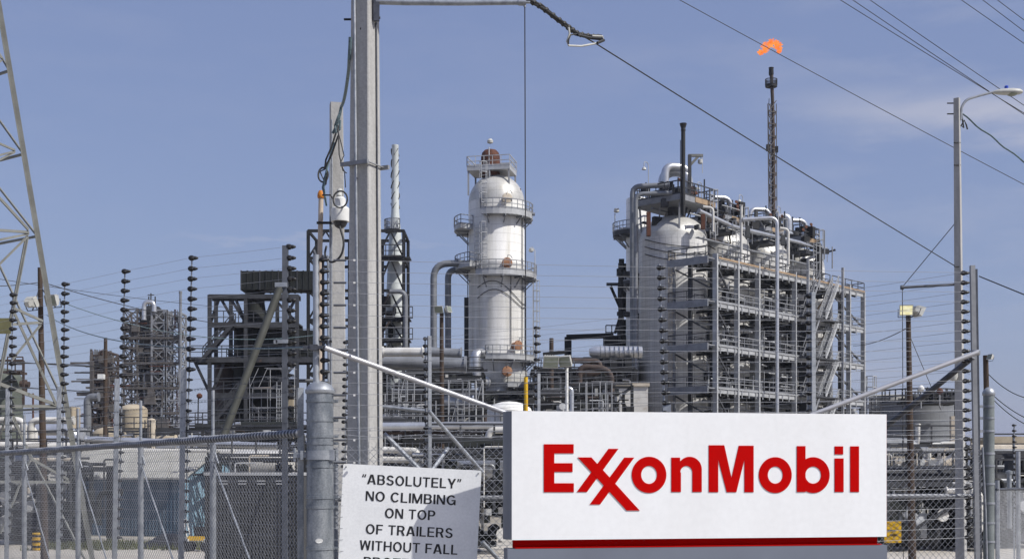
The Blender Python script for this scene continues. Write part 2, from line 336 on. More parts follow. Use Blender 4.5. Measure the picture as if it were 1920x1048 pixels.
# ================================================================== BIG SIGN
SA = V(0, 12.0, 0); SB = V(703 / F * 12.68, 12.68, 0)
sd = (SB - SA).normalized(); sn = V(sd.y, -sd.x, 0)          # sn points at the camera side
def onsign(u, v, off=0.0):
    d = V((u - 960) / F, 1, (HV - v) / F); o = V(0, 0, H)
    t = (SA + sn * off - o).dot(sn) / d.dot(sn); return o + d * t
z1 = H + 120 / F * 12; z0 = H - 122 / F * 12
L_ = (SB - SA).length
sign = thing('monument_sign', 'white monument sign with big red lettering above a red band and grey base', 'sign', SA + sd * L_ / 2 - sn * .18)
def sbox(name, m, a, b, zz0, zz1, front, depth):
    p0 = SA + sd * a + sn * front; p1 = SA + sd * b + sn * front; q = -sn * depth
    mb = MB().hexa([p0 + V(0, 0, zz0), p1 + V(0, 0, zz0), p1 + q + V(0, 0, zz0), p0 + q + V(0, 0, zz0)],
                   [p0 + V(0, 0, zz1), p1 + V(0, 0, zz1), p1 + q + V(0, 0, zz1), p0 + q + V(0, 0, zz1)])
    return mb.build(name, m, sign, smooth=False)
def cab(a_, f_): return SA + sd * a_ + sn * f_
MB().prism([cab(a_, f_) + V(0, 0, z0 + .004) for a_, f_ in ((-.003, -.004), (-.035, -.03), (-.055, -.075), (-.06, -.12), (-.06, -.15), (L_, -.15), (L_, -.03), (.02, -.027), (.0, -.027))], V(0, 0, z1 - z0 - .007)).build('cabinet', M['signend'], sign)
sbox('face_panel', M['signwhite'], -.002, L_ - .004, z0, z1, 0, .026)
sbox('edge_trim', M['red'], L_ + .003, L_ + .012, z0, z1, -.03, .12)
sbox('red_band', M['red'], .03, L_ - .06, z0 - .07, z0 + .002, -.085, .06)
sbox('band_ledge', M['red'], .03, L_ - .06, z0 - .078, z0 - .071, .008, .155)
sbox('base', M['signgrey'], -.045, L_ - .004, 0, z0 - .082, .012, .2)
def zp(x, y, off): return onsign(930 + x / 2.56, 760 + y / 2.56, off)
def arc(cx, cy, rx, ry, a0, a1, n): return [(cx + rx * math.cos(R(a0 + (a1 - a0) * i / n)), cy + ry * math.sin(R(a0 + (a1 - a0) * i / n))) for i in range(n + 1)]
def poly(mb, pts, h=.006):
    P2 = [zp(x, y, h) for x, y in pts]; mb.prism(P2, -sn * (h - .001))
def ring(mb, cx, cy, rx, ry, ix, iy, h=.006):
    n = 56
    mb.ringprism([zp(x, y, h) for x, y in arc(cx, cy, rx, ry, 0, 360 - 360 / n, n - 1)], [zp(x, y, h) for x, y in arc(cx, cy, ix, iy, 0, 360 - 360 / n, n - 1)], -sn * (h - .001))
def letter(fn):
    mb = MB(); fn(mb); mb.build('letter', M['red'], sign, smooth=False)
letter(lambda b: poly(b, [(230, 185), (373, 185), (373, 229), (280, 229), (280, 276), (368, 276), (368, 318), (280, 318), (280, 372), (374, 372), (374, 415), (230, 415)]))
letter(lambda b: (poly(b, [(393, 248), (458, 248), (690, 503), (628, 503)], 0.0072), poly(b, [(540, 207), (588, 207), (437, 414), (388, 414)]), poly(b, [(616, 249), (664, 249), (500, 474), (450, 474)])))
letter(lambda b: ring(b, 735, 332, 83, 87, 38, 43))
letter(lambda b: poly(b, [(842, 249), (884, 249), (884, 266)] + arc(930, 306, 58, 61, 222, 360, 16) + [(988, 414), (943, 414)] + arc(914, 320, 29, 31, 360, 180, 14)[:] + [(888, 320), (888, 414), (842, 414)]))
letter(lambda b: poly(b, [(1022, 190), (1096, 190), (1131, 347), (1166, 192), (1237, 192), (1237, 415), (1193, 415), (1193, 258), (1154, 415), (1108, 415), (1067, 258), (1067, 415), (1022, 415)]))
letter(lambda b: ring(b, 1341, 333, 79, 86, 36, 41))
letter(lambda b: (poly(b, [(1445, 194), (1486, 194), (1486, 414), (1445, 414)], 0.0072), ring(b, 1523, 333, 79, 86, 38, 41)))
letter(lambda b: (poly(b, [(1626, 253), (1669, 253), (1669, 414), (1626, 414)]), poly(b, [(1626, 195), (1667, 195), (1667, 234), (1626, 234)])))
letter(lambda b: poly(b, [(1701, 195), (1743, 195), (1743, 414), (1701, 414)]))
# ================================================================== WARNING SIGN
WY = 12.52
tl = P(643.6, 868.7, WY); th = R(2.9)
wx = V(math.cos(th), 0, -math.sin(th)); wy = V(-math.sin(th), 0, -math.cos(th)); wn = V(0, -1, 0)
wW = 259.5 / F * WY; wH = 1.35
ws = thing('warning_sign', 'white sheet sign with black capitals about no climbing, beside the fat post', 'sign', tl + wy * wH + wx * wW / 2)
mb = MB(); c = .012
outl = [tl + wx * a + wy * b for a, b in ((c, 0), (wW - c, 0), (wW, c), (wW, wH - c), (wW - c, wH), (c, wH), (0, wH - c), (0, c))]
mb.prism(outl, V(0, .005, 0)); mb.build('panel', M['panel'], ws, smooth=False)
def glyph(ch):
    """strokes of one bold grotesque capital: cap height 1, list of polygons, and its width"""
    r_ = lambda a, b, c, d: [(a, b), (c, b), (c, d), (a, d)]
    s_ = lambda xa, ya, xb, yb, w_, m_=.56: [(xa - w_ * m_, ya), (xa + w_ * m_, ya), (xb + w_ * m_, yb), (xb - w_ * m_, yb)]
    def a_(cx, cy, rx, ry, t0, t1, t=.168, th=.142, n=22):
        o = [(cx + rx * math.cos(R(t0 + (t1 - t0) * i / n)), cy + ry * math.sin(R(t0 + (t1 - t0) * i / n))) for i in range(n + 1)]
        q = [(cx + (rx - t) * math.cos(R(t0 + (t1 - t0) * i / n)), cy + (ry - th) * math.sin(R(t0 + (t1 - t0) * i / n))) for i in range(n + 1)]
        return [[o[i], o[i + 1], q[i + 1], q[i]] for i in range(n)]
    st = r_(0, 0, .168, 1)
    G_ = {'A': ([s_(.085, 0, .345, 1, .165), s_(.675, 0, .415, 1, .165), r_(.18, .22, .58, .34)], .76),
          'B': ([st, r_(.1, .88, .41, 1), r_(.1, .455, .43, .57), r_(.1, 0, .43, .12)] + a_(.41, .728, .24, .272, -90, 90) + a_(.43, .285, .25, .285, -90, 90), .68),
          'C': (a_(.38, .5, .38, .515, 38, 322), .72), 'E': ([st, r_(.1, .875, .61, 1), r_(.1, .445, .57, .565), r_(.1, 0, .62, .125)], .62),
          'F': ([st, r_(.1, .875, .58, 1), r_(.1, .435, .53, .555)], .58), 'G': (a_(.39, .5, .39, .515, 38, 335) + [r_(.42, .40, .76, .52), r_(.64, .0, .76, .45)], .77),
          'H': ([st, r_(.55, 0, .698, 1), r_(.1, .44, .6, .565)], .7), 'I': ([st], .148), 'L': ([st, r_(.1, 0, .56, .125)], .56),
          'M': ([r_(0, 0, .138, 1), r_(.70, 0, .838, 1), s_(.419, 0, .09, 1, .15), s_(.419, 0, .748, 1, .15)], .838),
          'N': ([r_(0, 0, .142, 1), r_(.548, 0, .69, 1), s_(.6, 0, .09, 1, .16)], .69), 'O': (a_(.39, .5, .39, .515, 0, 360, n=40), .78),
          'P': ([st, r_(.1, .88, .38, 1), r_(.1, .40, .38, .52)] + a_(.38, .70, .26, .30, -90, 90), .64),
          'R': ([st, r_(.1, .88, .40, 1), r_(.1, .42, .40, .54)] + a_(.40, .71, .26, .29, -90, 90) + [s_(.60, 0, .42, .47, .165)], .69),
          'S': (a_(.325, .735, .30, .28, 12, 262) + a_(.33, .275, .325, .29, 95, -168), .655), 'T': ([r_(.245, 0, .393, 1), r_(0, .875, .638, 1)], .638),
          'U': ([r_(0, .33, .148, 1), r_(.545, .33, .693, 1)] + a_(.3465, .335, .3465, .35, 180, 360), .693),
          'W': ([s_(.23, 0, .075, 1, .14), s_(.23, 0, .475, 1, .13), s_(.73, 0, .485, 1, .13), s_(.73, 0, .885, 1, .14)], .96),
          'Y': ([s_(.36, .34, .085, 1, .165), s_(.36, .34, .635, 1, .165), r_(.286, 0, .434, .42)], .72),
          '\u201c': ([s_(.05, .72, .12, 1, .1), r_(0, .70, .12, .82), s_(.24, .72, .31, 1, .1), r_(.19, .70, .31, .82)], .34),
          '\u201d': ([s_(.04, .70, .10, .98, .1), r_(.03, .88, .15, 1), s_(.23, .70, .29, .98, .1), r_(.22, .88, .34, 1)], .34)}
    return G_[ch]
def text_part(body, cu, cv, wpx, hpx):
    x = 0; L = []; brk = {0}
    for ch in body:
        if ch == ' ': x += .36; brk.add(len(L)); continue
        ps, w_ = glyph(ch); L.append((x, ps)); x += w_ + .125
    x -= .125; W_ = wpx / F * WY; Hh = hpx / F * WY; k = W_ / x; cc = P(cu, cv, WY); mb = MB()
    for li, (x0, ps) in enumerate(L):
        if li in brk: mb.mark()
        for i, pg in enumerate(ps):
            d = .0022 + .00022 * (i % 9); mb.prism([cc + wx * ((px_ + x0) * k - W_ / 2) - wy * ((py_ - .5) * Hh) + wn * d for px_, py_ in pg], -wn * (d - .0008))
    mb.split('lettering', M['ink'], ws)
for body, cx, cy, wd in (('\u201cABSOLUTELY\u201d', 828, 477, 727), ('NO CLIMBING', 822, 599, 661), ('ON TOP', 817, 717, 369), ('OF TRAILERS', 811, 840, 637), ('WITHOUT FALL', 806, 960, 717), ('PROTECTION', 800, 1080, 648)):
    text_part(body, 560 + cx / 3.91, 780 + cy / 3.91, wd / 3.91, 18.2)
mb = MB()
for a, b in ((.03, .03), (wW - .03, .03)):
    p = tl + wx * a + wy * b; mb.mark(); mb.tube([p + wn * .012, p + V(0, .12, 0)], .006, 8)
mb.split('bolt', M['galvdark'], ws)
# ================================================================== FAT GATE POST
GY = 12.5
gp = thing('gate_post', 'fat galvanised gate post with domed cap, strap bands and thin mast on top', 'post', G(600, GY))
g0 = gp.location; r = 25 / F * GY
MB().tube([g0, g0 + V(0, 0, zv(735, GY))], r, 40).build('shaft', M['fatpost'], gp)
zc = zv(736, GY)
MB().lathe([(r * 1.06, 0), (r * 1.1, .01), (r * 1.1, .035), (r * 1.02, .05), (r * .85, .085), (r * .55, .11), (r * .2, .122), (0, .124)], g0 + V(0, 0, zc - .01), 36).build('cap', M['galv'], gp)
for v in (752, 788, 818, 831, 874, 932, 950, 1027):
    z = zv(v, GY); mb = MB().lathe([(r + .001, -.014), (r + .007, -.013), (r + .007, .013), (r + .001, .014)], g0 + V(0, 0, z), 36)
    mb.box(g0 + V(r + .025, -.01, z), (.05, .012, .028)); mb.tube([g0 + V(r + .035, -.03, z), g0 + V(r + .035, .03, z)], .009, 6)
    mb.build('strap_band', M['fatpost'], gp)
mb = MB(); z = zv(853, GY)
mb.lathe([(r + .001, -.045), (r + .012, -.045), (r + .012, .045), (r + .001, .045)], g0 + V(0, 0, z), 36)
mb.box(g0 + V(-r - .06, -.03, z), (.12, .05, .05)); mb.box(g0 + V(-r - .035, -.05, z), (.03, .05, .09)); mb.box(g0 + V(r - .005, -.06, z), (.045, .07, .1)); mb.tube([g0 + V(-r - .11, -.03, z - .06), g0 + V(-r - .11, -.03, z + .07)], .016, 8)
mb.build('hinge_bracket', M['galv'], gp)
s_ = P(602, 1012, GY) + V(0, -r, 0)
mb = MB(); mb.prism([V(s_.x + .036 * math.cos(a * math.pi / 12), g0.y - math.sqrt(max(0, (r + .001) ** 2 - (s_.x + .036 * math.cos(a * math.pi / 12) - g0.x) ** 2)) - .001, s_.z + .023 * math.sin(a * math.pi / 12)) for a in range(24)][::-1], V(0, -.002, 0))
mb.build('sticker', M['whiteplastic'], gp, smooth=False)
pm = P(593, 735, GY); pm2 = P(592.5, 478, GY)
MB().tube([pm - V(0, 0, .05), pm2], .031, 16).build('mast', M['galv'], gp)
mb = MB(); q = P(590, 652, GY); mb.box(q + V(-.01, -.04, 0), (.19, .05, .03)); mb.box(q + V(.0, -.035, 0), (.075, .08, .055)); mb.build('mast_clamp', M['galvdark'], gp); MB().tube([P(592, 480, GY), P(588, 469, GY)], .016, 8).build('mast_hook', M['galvdark'], gp)
# ================================================================== CHAIN LINK
def chainmesh(mb, a, b, z0_, z1_, d, r=.0019, top=.0):
    a = Vector(a); b = Vector(b); L = (b - a).length; dx = (b - a).normalized(); n = V(dx.y, -dx.x, 0) * r; h = z1_ - z0_
    for fam in (0, 1):
        k = int((L + h) / d)
        for i in range(-int(h / d), int(L / d) + 1):
            x = i * d; s0, s1 = max(0, -x), min(h, L - x)
            if s1 - s0 < .02: continue
            if fam == 0: p = a + dx * (x + s0) + V(0, 0, z0_ + s0) + n; q = a + dx * (x + s1) + V(0, 0, z0_ + s1) + n
            else: p = a + dx * (x + s0) + V(0, 0, z1_ - s0) - n; q = a + dx * (x + s1) + V(0, 0, z1_ - s1) - n
            mb.tube([p, q], r, 3, cap=False)
            if top and fam == 0 and s1 == h: e = q; mb.tube([e - V(0, 0, .02), e + V(0, 0, top)], r, 3, cap=False)
    return mb
# left fence
def leftY(u): return 12.55 + (557 - u) / 557 * 7.6
def leftrail(u): return 812 + (557 - u) / 557 * 37.5
lf = thing('chain_link_fence', 'grey chain link fence with thick top rail running away along the left', 'fence', G(280, leftY(280)))
a = P(561, 0, leftY(557)); b = P(-70, 0, leftY(-70)); a.z = b.z = 0
zt = lambda u: zv(leftrail(u), leftY(u))
pa = P(561, leftrail(561), leftY(561)); pb = P(-70, leftrail(-70), leftY(-70))
rail_pts = [pa.lerp(pb, i / 60) + V(0, 0, .004 * math.sin(i * 1.7)) for i in range(61)]
mb = MB().tube(rail_pts, .036, 12)
mb.build('top_rail', M['galvdark'], lf)
mb = MB(); k = 170
for i in range(k):
    p = pa.lerp(pb, i / k); mb.lathe([(.036, -.012), (.043, -.004), (.043, .006), (.036, .012)], p, 8, axis=(pb - pa) + V(0, 0, .35))
mb.build('mesh_tie', M['mesh'], lf)
mb = MB(); seg = 24
zA, zB = pa.z, pb.z
chainmesh(mb, a, b, .05, (zA + zB) / 2 - .02, .060, .0024)
mb.build('mesh_panel', M['mesh'], lf)
fence_dir = (b - a).normalized()
for u in (52, 153, 271, 407):
    Y = leftY(u); g = G(u, Y) + V(fence_dir.y, -fence_dir.x, 0) * -.05; zt_ = zv(leftrail(u), Y)
    MB().tube([g, g + V(0, 0, zt_ - .03)], .036, 14).build('fence_post', M['galv'], lf)
    MB().tube([g + V(0, 0, zt_ - .05), g + V(0, 0, zt_ + .55)], .019, 10).build('post_extension', M['galv'], lf)
    q = g - fence_dir * 1.35; q2 = V(q.x, q.y, zt_ - 1.9)
    MB().tube([g + V(0, 0, zt_ - .25), q2], .010, 8).build('truss_rod', M['galv'], lf)
    mb = MB().lathe([(.038, -.015), (.045, -.012), (.045, .012), (.038, .015)], g + V(0, 0, zt_ - .25), 12); mb.bar(g + V(0, 0, zt_ - .1), g + V(.07, -.05, zt_ - .28), .016)
    mb.build('post_band', M['galv'], lf)
EP = P(563.5, 1048, 12.52); EP.z = 0
MB().box(EP + V(0, 0, zv(727, 12.52) / 2), (.055, .05, zv(727, 12.52)), rz=.3).build('end_stile', M['fatpost'], lf)
for j, dz in enumerate((.1, .26, .42, .56)):
    pts = [pa.lerp(pb, i / 40) + V(0, 0, dz + .012 * math.sin(i * 2.1 + j)) for i in range(41)]
    mb = MB().tube(pts, .0022, 4)
    for i in range(130): p = pa.lerp(pb, (i + .3) / 130) + V(0, 0, dz); mb.tube([p + V(-.012, 0, -.016), p + V(.012, 0, .016)], .0016, 3); mb.tube([p + V(.012, 0, -.014), p + V(-.012, 0, .014)], .0016, 3)
    mb.build('barbed_strand', M['galvdark'], lf)
# gate panel behind both signs
ga = P(627, 0, 12.72); gb = P(1843, 0, 14.42); ga.z = gb.z = 0
gt = zv(836, 12.75)
gate = thing('chain_link_gate', 'wide chain link gate spanning between the posts behind the two signs', 'gate', ga.lerp(gb, .5))
chainmesh(MB(), ga, gb, .06, gt, .074, .0027, top=.04).build('mesh_panel', M['mesh'], gate)
zr = H - 41 / F * 13.9
MB().tube([ga + V(0, .045, zr), gb + V(-.03, .045, zr)], .029, 14).build('middle_rail', M['steel'], gate)
MB().tube([ga + V(0, .045, .16), gb + V(-.03, .045, .16)], .029, 14).build('bottom_rail', M['galv'], gate)
for t in (.0, .26, .52, .76): p = ga.lerp(gb, t) + V(0, .11, 0); MB().tube([p, p + V(0, 0, gt - .02)], .024, 12).build('gate_stile', M['galv'], gate)
for p, q in ((P(904, 1015, 12.95), P(960, 1075, 13.1)), (P(720, 812, 13.05), P(800, 893, 13.1))): MB().tube([p, q], .022, 10).build('gate_brace', M['galv'], gate)
for j, v in enumerate((806, 816)):
    z = zv(v, 12.75); pts = [ga.lerp(gb, i / 50) + V(0, .02, z + .02 * math.sin(i * .9 + j * 2) * (j - .2)) for i in range(51)]
    mb = MB().tube(pts, .0023, 4)
    for i in range(70): p = ga.lerp(gb, (i + .4) / 70) + V(0, .02, z); mb.tube([p + V(-.012, 0, -.016), p + V(.012, 0, .016)], .0016, 3); mb.tube([p + V(.012, 0, -.014), p + V(-.012, 0, .014)], .0016, 3)
    mb.build('barbed_strand', M['wire'], gate)
# right gate post
RY = 14.5
rp = thing('gate_post', 'slim grey-green capped gate post at the right end of the gate', 'post', G(1854, RY)); g0 = rp.location; r = .061
MB().tube([g0, g0 + V(0, 0, zv(738, RY))], r, 24).build('shaft', M['greenpost'], rp)
MB().lathe([(r * 1.05, 0), (r * 1.15, .01), (r * 1.15, .04), (r * .9, .07), (r * .4, .095), (0, .1)], g0 + V(0, 0, zv(742, RY)), 20).build('cap', M['galv'], rp)
for v in (762, 784, 808, 850, 873, 907, 943, 980, 1015):
    z = zv(v, RY); mb = MB().lathe([(r + .001, -.012), (r + .006, -.011), (r + .006, .011), (r + .001, .012)], g0 + V(0, 0, z), 20); mb.box(g0 + V(-r - .03, -.02, z), (.07, .015, .03)); mb.build('strap_band', M['galv'], rp)
pts = [P(1842, 838, 14.42), P(1845, 900, 14.42), P(1848, 960, 14.42), P(1850, 1040, 14.42), G(1853, 14.42)]
MB().tube(pts, .013, 8).build('tension_bar', M['galv'], rp)
# ================================================================== ELECTRIC FENCES
def insulator_mesh(k):
    mb = MB().lathe([(.006, -.03 * k), (.02 * k, -.027 * k), (.036 * k, -.01 * k), (.036 * k, .01 * k), (.02 * k, .027 * k), (.006, .03 * k)], V(0, 0, 0), 12)
    mb.lathe([(.02 * k, 0), (.022 * k, .02 * k), (.012 * k, .05 * k), (.003, .056 * k)], V(.02 * k, 0, 0), 8, axis=(1, -.1, 0))
    me = bpy.data.meshes.new('insulator'); me.from_pydata([tuple(v) for v in mb.v], [], mb.f); me.update()
    me.polygons.foreach_set('use_smooth', [True] * len(me.polygons)); me.set_sharp_from_angle(angle=R(40)); me.materials.append(M['black']); return me
INS = {k: insulator_mesh(k) for k in (1.3, .85, .9, 1.0)}
def efence(label, posts, n, nbig, nobj, wr=.0021, sagz=.004, ks=(1.3, .85)):
    p0 = posts[0]; root = thing('electric_fence', label, 'fence', G(p0['u1'], p0['Y']), None)
    grid = []
    for d in posts:
        Y = d['Y']; row = []
        for k in range(n):
            v = d['v0'] + k * d['sp'] + (math.sin(k * 12.9898 + d['u0']) * .9 if k else 0); t = (v - d['v0']) / (1048 - d['v0']); row.append(P(d['u0'] + (d['u1'] - d['u0']) * t + math.sin(k * 7.31 + d['u0'] * 3) * .5, v, Y))
        grid.append(row)
        if d['post'] is None: continue
        po = d['post'](root, d, row)
        rest = MB()
        for k, p in enumerate(row):
            me = INS[ks[0] if k < nbig else ks[1]]
            if k < nobj:
                o = bpy.data.objects.new('insulator', me); COL.objects.link(o); o.parent = po; o.location = p - root.location
            else: rest.add([p + v.co for v in me.vertices], [tuple(f.vertices) for f in me.polygons])
        if rest.v:
            o = rest.build('lower_insulators', M['black'], po); o['kind'] = 'stuff'
    for k in range(n):
        pts = []
        for A, B in zip(grid, grid[1:]):
            s = sag(A[k], B[k], sagz * (1 + .6 * math.sin(k * 2.3)), 8); pts += s if not pts else s[1:]
        pts = [p + V(0, -.03, 0) for p in pts]
        MB().tube(pts, wr, 4).build('wire', M['wire'], root)
    return root, grid
def post_square(vt, du, w_, rod=True, m='galv'):
    def f(root, d, row):
        Y = d['Y']; b = G(d['u1'] + du, Y); t = P(d['u0'] + (d['u1'] - d['u0']) * (vt - d['v0']) / (1048 - d['v0']) + du, vt, Y)
        b = b + (b - P(d['u1'] + du, 1048, Y)) * 0
        po = MB().taper(b, t, w_, w_, .35, .06).build('post', M[m], root)
        if rod: MB().tube([row[0] + V(0, .02, .03), row[-1] + V(0, .02, -.03)], .011, 8).build('rod', M['galv'], po)
        return po
    return f
CY = lambda v0: 3.1 * F / (HV - v0)
def post_lattice535(root, d, row):
    po = MB().bar(G(534, d['Y']), P(535, 461, d['Y']), .075, .075).build('post', M['zincshaded'], root)
    MB().tube([P(524, 541, d['Y'] - .1), P(417, 822, d['Y'] - .6)], .052, 14).build('stay', mat('olive_stay_tube', (.075, .077, .068), (.05, .052, .046), scale=5, rough=.6), po)
    mb = MB(); q = P(528, 535, d['Y']); mb.box(q, (.16, .14, .06)); mb.box(P(529, 640, d['Y'] - .05), (.16, .05, .05)); mb.box(P(517, 641, d['Y'] - .05), (.05, .05, .05)); mb.build('clamp', M['galv'], po)
    return po
cposts = [dict(u0=542, u1=545, v0=463, sp=20, Y=17.4, post=post_lattice535),
          dict(u0=359, u1=346, v0=484, sp=19, Y=CY(484), post=post_square(692, -10, .075)),
          dict(u0=233, u1=221, v0=509, sp=17.8, Y=CY(509), post=post_square(710, -9, .075)),
          dict(u0=120, u1=115, v0=533, sp=17, Y=CY(533), post=post_square(725, -7, .075)),
          dict(u0=23, u1=17, v0=553, sp=16, Y=CY(553), post=post_square(728, -6, .075)),
          dict(u0=-60, u1=-66, v0=570, sp=15.2, Y=CY(570), post=post_square(735, -6, .075))]
efence('electric security fence with black insulator strings and leaning stay behind the left fence', cposts, 29, 12, 17)
def post_mast(root, d, row):
    po = MB().tube([row[0] + V(0, .03, .05), row[-1] + V(0, .03, -.05)], .013, 8).build('post', M['galvdark'], root)
    MB().tube([row[0] + V(.045, .05, .05), row[-1] + V(.045, .05, -.05)], .009, 8).build('rod', M['galv'], po); return po
def post_centre(root, d, row):
    b = G(1251, d['Y'] + .03); t = P(1250, 757, d['Y'] + .03)
    po = MB().ibeam(b, t, .085, .07).build('post', M['galv'], root)
    MB().tube([row[0] + V(0, .025, .04), row[-1] + V(0, .025, -.04)], .0125, 8).build('rod', M['galv'], po); return po
def post_right(root, d, row):
    Y = d['Y'] + .12; po = MB().bar(G(1838, Y), P(1823, 498, Y), .05, .05).build('post', M['steel'], root)
    MB().bar(G(1843, Y + .02), P(1829, 505, Y + .02), .03, .05).build('channel', M['galvdark'], po)
    mb = MB()
    for p in row: e = V(p.x + .1 + (row[0].z - p.z) * .0, Y, p.z); mb.tube([p, e + V(0, 0, .035)], .0022, 4); mb.tube([p, e - V(0, 0, .03)], .0022, 4)
    mb.build('bridle_wires', M['wire'], po)
    return po
AY = lambda u: 12.5 + (u - 605) / (1808 - 605) * 1.8
aposts = [dict(u0=605, u1=607, v0=487, sp=21, Y=12.5, post=post_mast),
          dict(u0=1236, u1=1257, v0=502, sp=19.5, Y=AY(1240), post=post_centre),
          dict(u0=1806, u1=1815, v0=512, sp=18.3, Y=14.3, post=post_right)]
eroot, agrid = efence('electric security fence with near-level wires strung above the gate on a V of bright tubes', aposts, 28, 28, 28, ks=(.9, .9))
for p, q in ((P(609, 652, 12.42), P(1240, 879, 13.9)), (P(1834, 660, 14.2), P(1246, 882, 14.0))):
    MB().tube([p, q], .026, 16).build('brace_tube', M['brightpipe'], eroot)
MB().tube([P(1826, 668, 14.4), P(1612, 838, 16.5)], .034, 12).build('shaded_strut', M['galvdark'], eroot)  # strut in shadow, its shade put into the dark colour
MB().lathe([(.036, -.03), (.046, -.02), (.046, .02), (.036, .03)], P(1830, 661, 14.25), 14).build('strut_collar', M['galv'], eroot)
for k in range(0, 20, 2):
    p = agrid[0][k]; a_ = P(626, 489 + 21 * k, 12.5); b_ = P(650, 489 + 21 * k, 12.52)
    MB().tube([a_ + V(0, -.03, 0), b_ + V(0, -.03, 0)], .011, 8).build('tension_spring', M['galvdark'], eroot)
    MB().box(P(665, 489 + 21 * k, 12.5) + V(0, -.03, 0), (.018, .018, .018)).build('wire_tag', M['whiteplastic'], eroot)
BYk = 14.3 * (HV - 512)
bposts = [dict(u0=647, u1=640, v0=642, sp=13.6, Y=BYk / (HV - 642), post=post_square(600 + 40, 3, .02, rod=False)),
          dict(u0=797, u1=798, v0=635, sp=14, Y=BYk / (HV - 635), post=post_square(630, 8, .06)),
          dict(u0=1005, u1=1003, v0=615, sp=14.6, Y=BYk / (HV - 615), post=post_square(700, 5, .05)),
          dict(u0=1515, u1=1518, v0=555, sp=16.6, Y=BYk / (HV - 555), post=post_square(548, 8, .06)),
          dict(u0=1806, u1=1815, v0=512, sp=18.3, Y=14.36, post=None)]
broot, bgrid = efence('second electric fence farther back, wires climbing from left to right', bposts, 18, 18, 18, ks=(1.0, 1.0))
for p, q in ((P(716, 762, 21), P(796, 770, 21)), (P(804, 770, 21), P(905, 885, 21.6)), (P(840, 840, 21.5), P(805, 888, 21)),): MB().tube([p, q], .032, 10).build('brace_tube', M['galv'], broot)
# ================================================================== CONCRETE POLES
def S(px, Y): return px / F * Y
mp_ = thing('concrete_pole', 'tall grey square concrete pole in front, cut off by the top of the picture', 'pole', G(684.5, 20)); g0 = mp_.location
ztop = zv(-95, 20); rot = R(-27) 
s_bot = S(50, 20) + (S(50, 20) - S(38.5, 20)) * (zv(860, 20)) / (zv(0, 20) - zv(860, 20)); s_top = S(37.4, 20)
def side_at(z): return s_bot + (s_top - s_bot) * z / ztop
MB().taper(g0, V(g0.x, g0.y, ztop), s_bot, s_top, rot, .045).build('shaft', M['concrete'], mp_)
def onface(u, v, off=.03):       # point just in front of the wide face
    p = P(u, v, 20); n = V(-math.sin(R(27)), -math.cos(R(27)), 0); c = V(g0.x, g0.y, p.z) + n * (side_at(p.z) / 2 + off)
    d = V((u - 960) / F, 1, 0); t = (c.xy.to_3d() - V(0, 0, 0)).dot(n) / d.dot(n); return V(d.x * t, d.y * t, p.z)
mb = MB().tube([onface(663.5, -60), onface(668, 420), onface(673.5, 870), onface(676, 1060)], S(2.6, 20), 10)
mb.build('conduit', M['galv'], mp_)
fR = V(math.cos(R(27)), -math.sin(R(27)), 0)
mb = MB().tube([g0 + V(0, 0, z) + fR * (side_at(z) / 2 + .015) + V(.02, .04, 0) for z in (ztop - .3, 7, 4, 1)], .014, 8); mb.build('cable_duct', M['galvdark'], mp_)
mb = MB()
z = zv(312, 20); sh = side_at(z) / 2; e = V(-math.sin(R(27)), -math.cos(R(27)), 0); ex = V(math.cos(R(27)), -math.sin(R(27)), 0)
cb = V(g0.x, g0.y, z); p = cb + e * (sh + .07); mb.bar(p - ex * (sh + .1), p + ex * (sh + .04), .05, .06); p = cb - e * (sh + .04); mb.bar(p - ex * (sh + .1), p + ex * (sh + .12), .05, .06)
for s in (-1, 1): mb.tube([cb + ex * s * (sh + .03) + e * (sh + .1), cb + ex * s * (sh + .03) - e * (sh + .1)], .012, 8)
mb.build('clamp', M['steel'], mp_)
mb = MB(); p = cb + V(0, 0, zv(37, 20) - z); mb.tube([p - V(.33, 0, 0), p], .018, 8); mb.tube([onface(677, 61, .0), onface(677, 61, -.02)], .02, 8); mb.build('step_bolt', M['darksteel'], mp_)
pts = [P(705, 3, 19.9), P(760, 5, 19.9), P(860, 6, 19.9), P(975, 5, 19.9)]
mb = MB().tube(pts, [.05, .046, .042, .04], 14); mb.tube([P(972, 5, 19.9), P(986, 5, 19.9)], .052, 12); mb.tube([P(986, 5, 19.9), P(994, 5, 19.9)], .022, 8); mb.tube([P(984, -5, 19.9), P(984, 14, 19.9)], .02, 8)
mb.build('arm', M['galv'], mp_)
mb = MB().bar(P(706, 40, 19.88), P(706, -40, 19.88), .09, .05); mb.tube([P(700, 34, 19.9), P(713, 34, 19.9)], .022, 8); mb.build('arm_plate', M['galvdark'], mp_)
gw = T(MB().tube([P(984, 12, 19.9), P(986, 700, 19.9), G(989, 19.9)], .0085, 6).build('guy_wire', M['cable'], None), 'thin vertical guy wire dropping from the end of the pole arm', 'wire')
T(MB().tube([P(986, 707, 19.9) - V(0, .012, 0), G(989, 19.9) + V(0, -.012, 0)], S(3.6, 20), 14).build('guy_guard', M['yellow'], None), 'yellow guy wire guard tube standing up behind the big white sign', 'tube')
p2 = thing('concrete_pole', 'shorter pale concrete pole just left of the tall one, carrying a dome camera', 'pole', G(635, 24)); g1 = p2.location
MB().taper(g1, V(P(630.5, 195, 24).x, 24, zv(195, 24)), .34, .235, R(12), .05).build('shaft', M['concrete'], p2)
mb = MB()
for u_, w0 in ((622.5, .016), (619, .012)): mb.tube([P(u_, 225 + (622.5 - u_) * 20, 23.8), P(u_ - 2, 1000, 23.8)], w0, 8)
mb.build('conduit', M['galv'], p2)
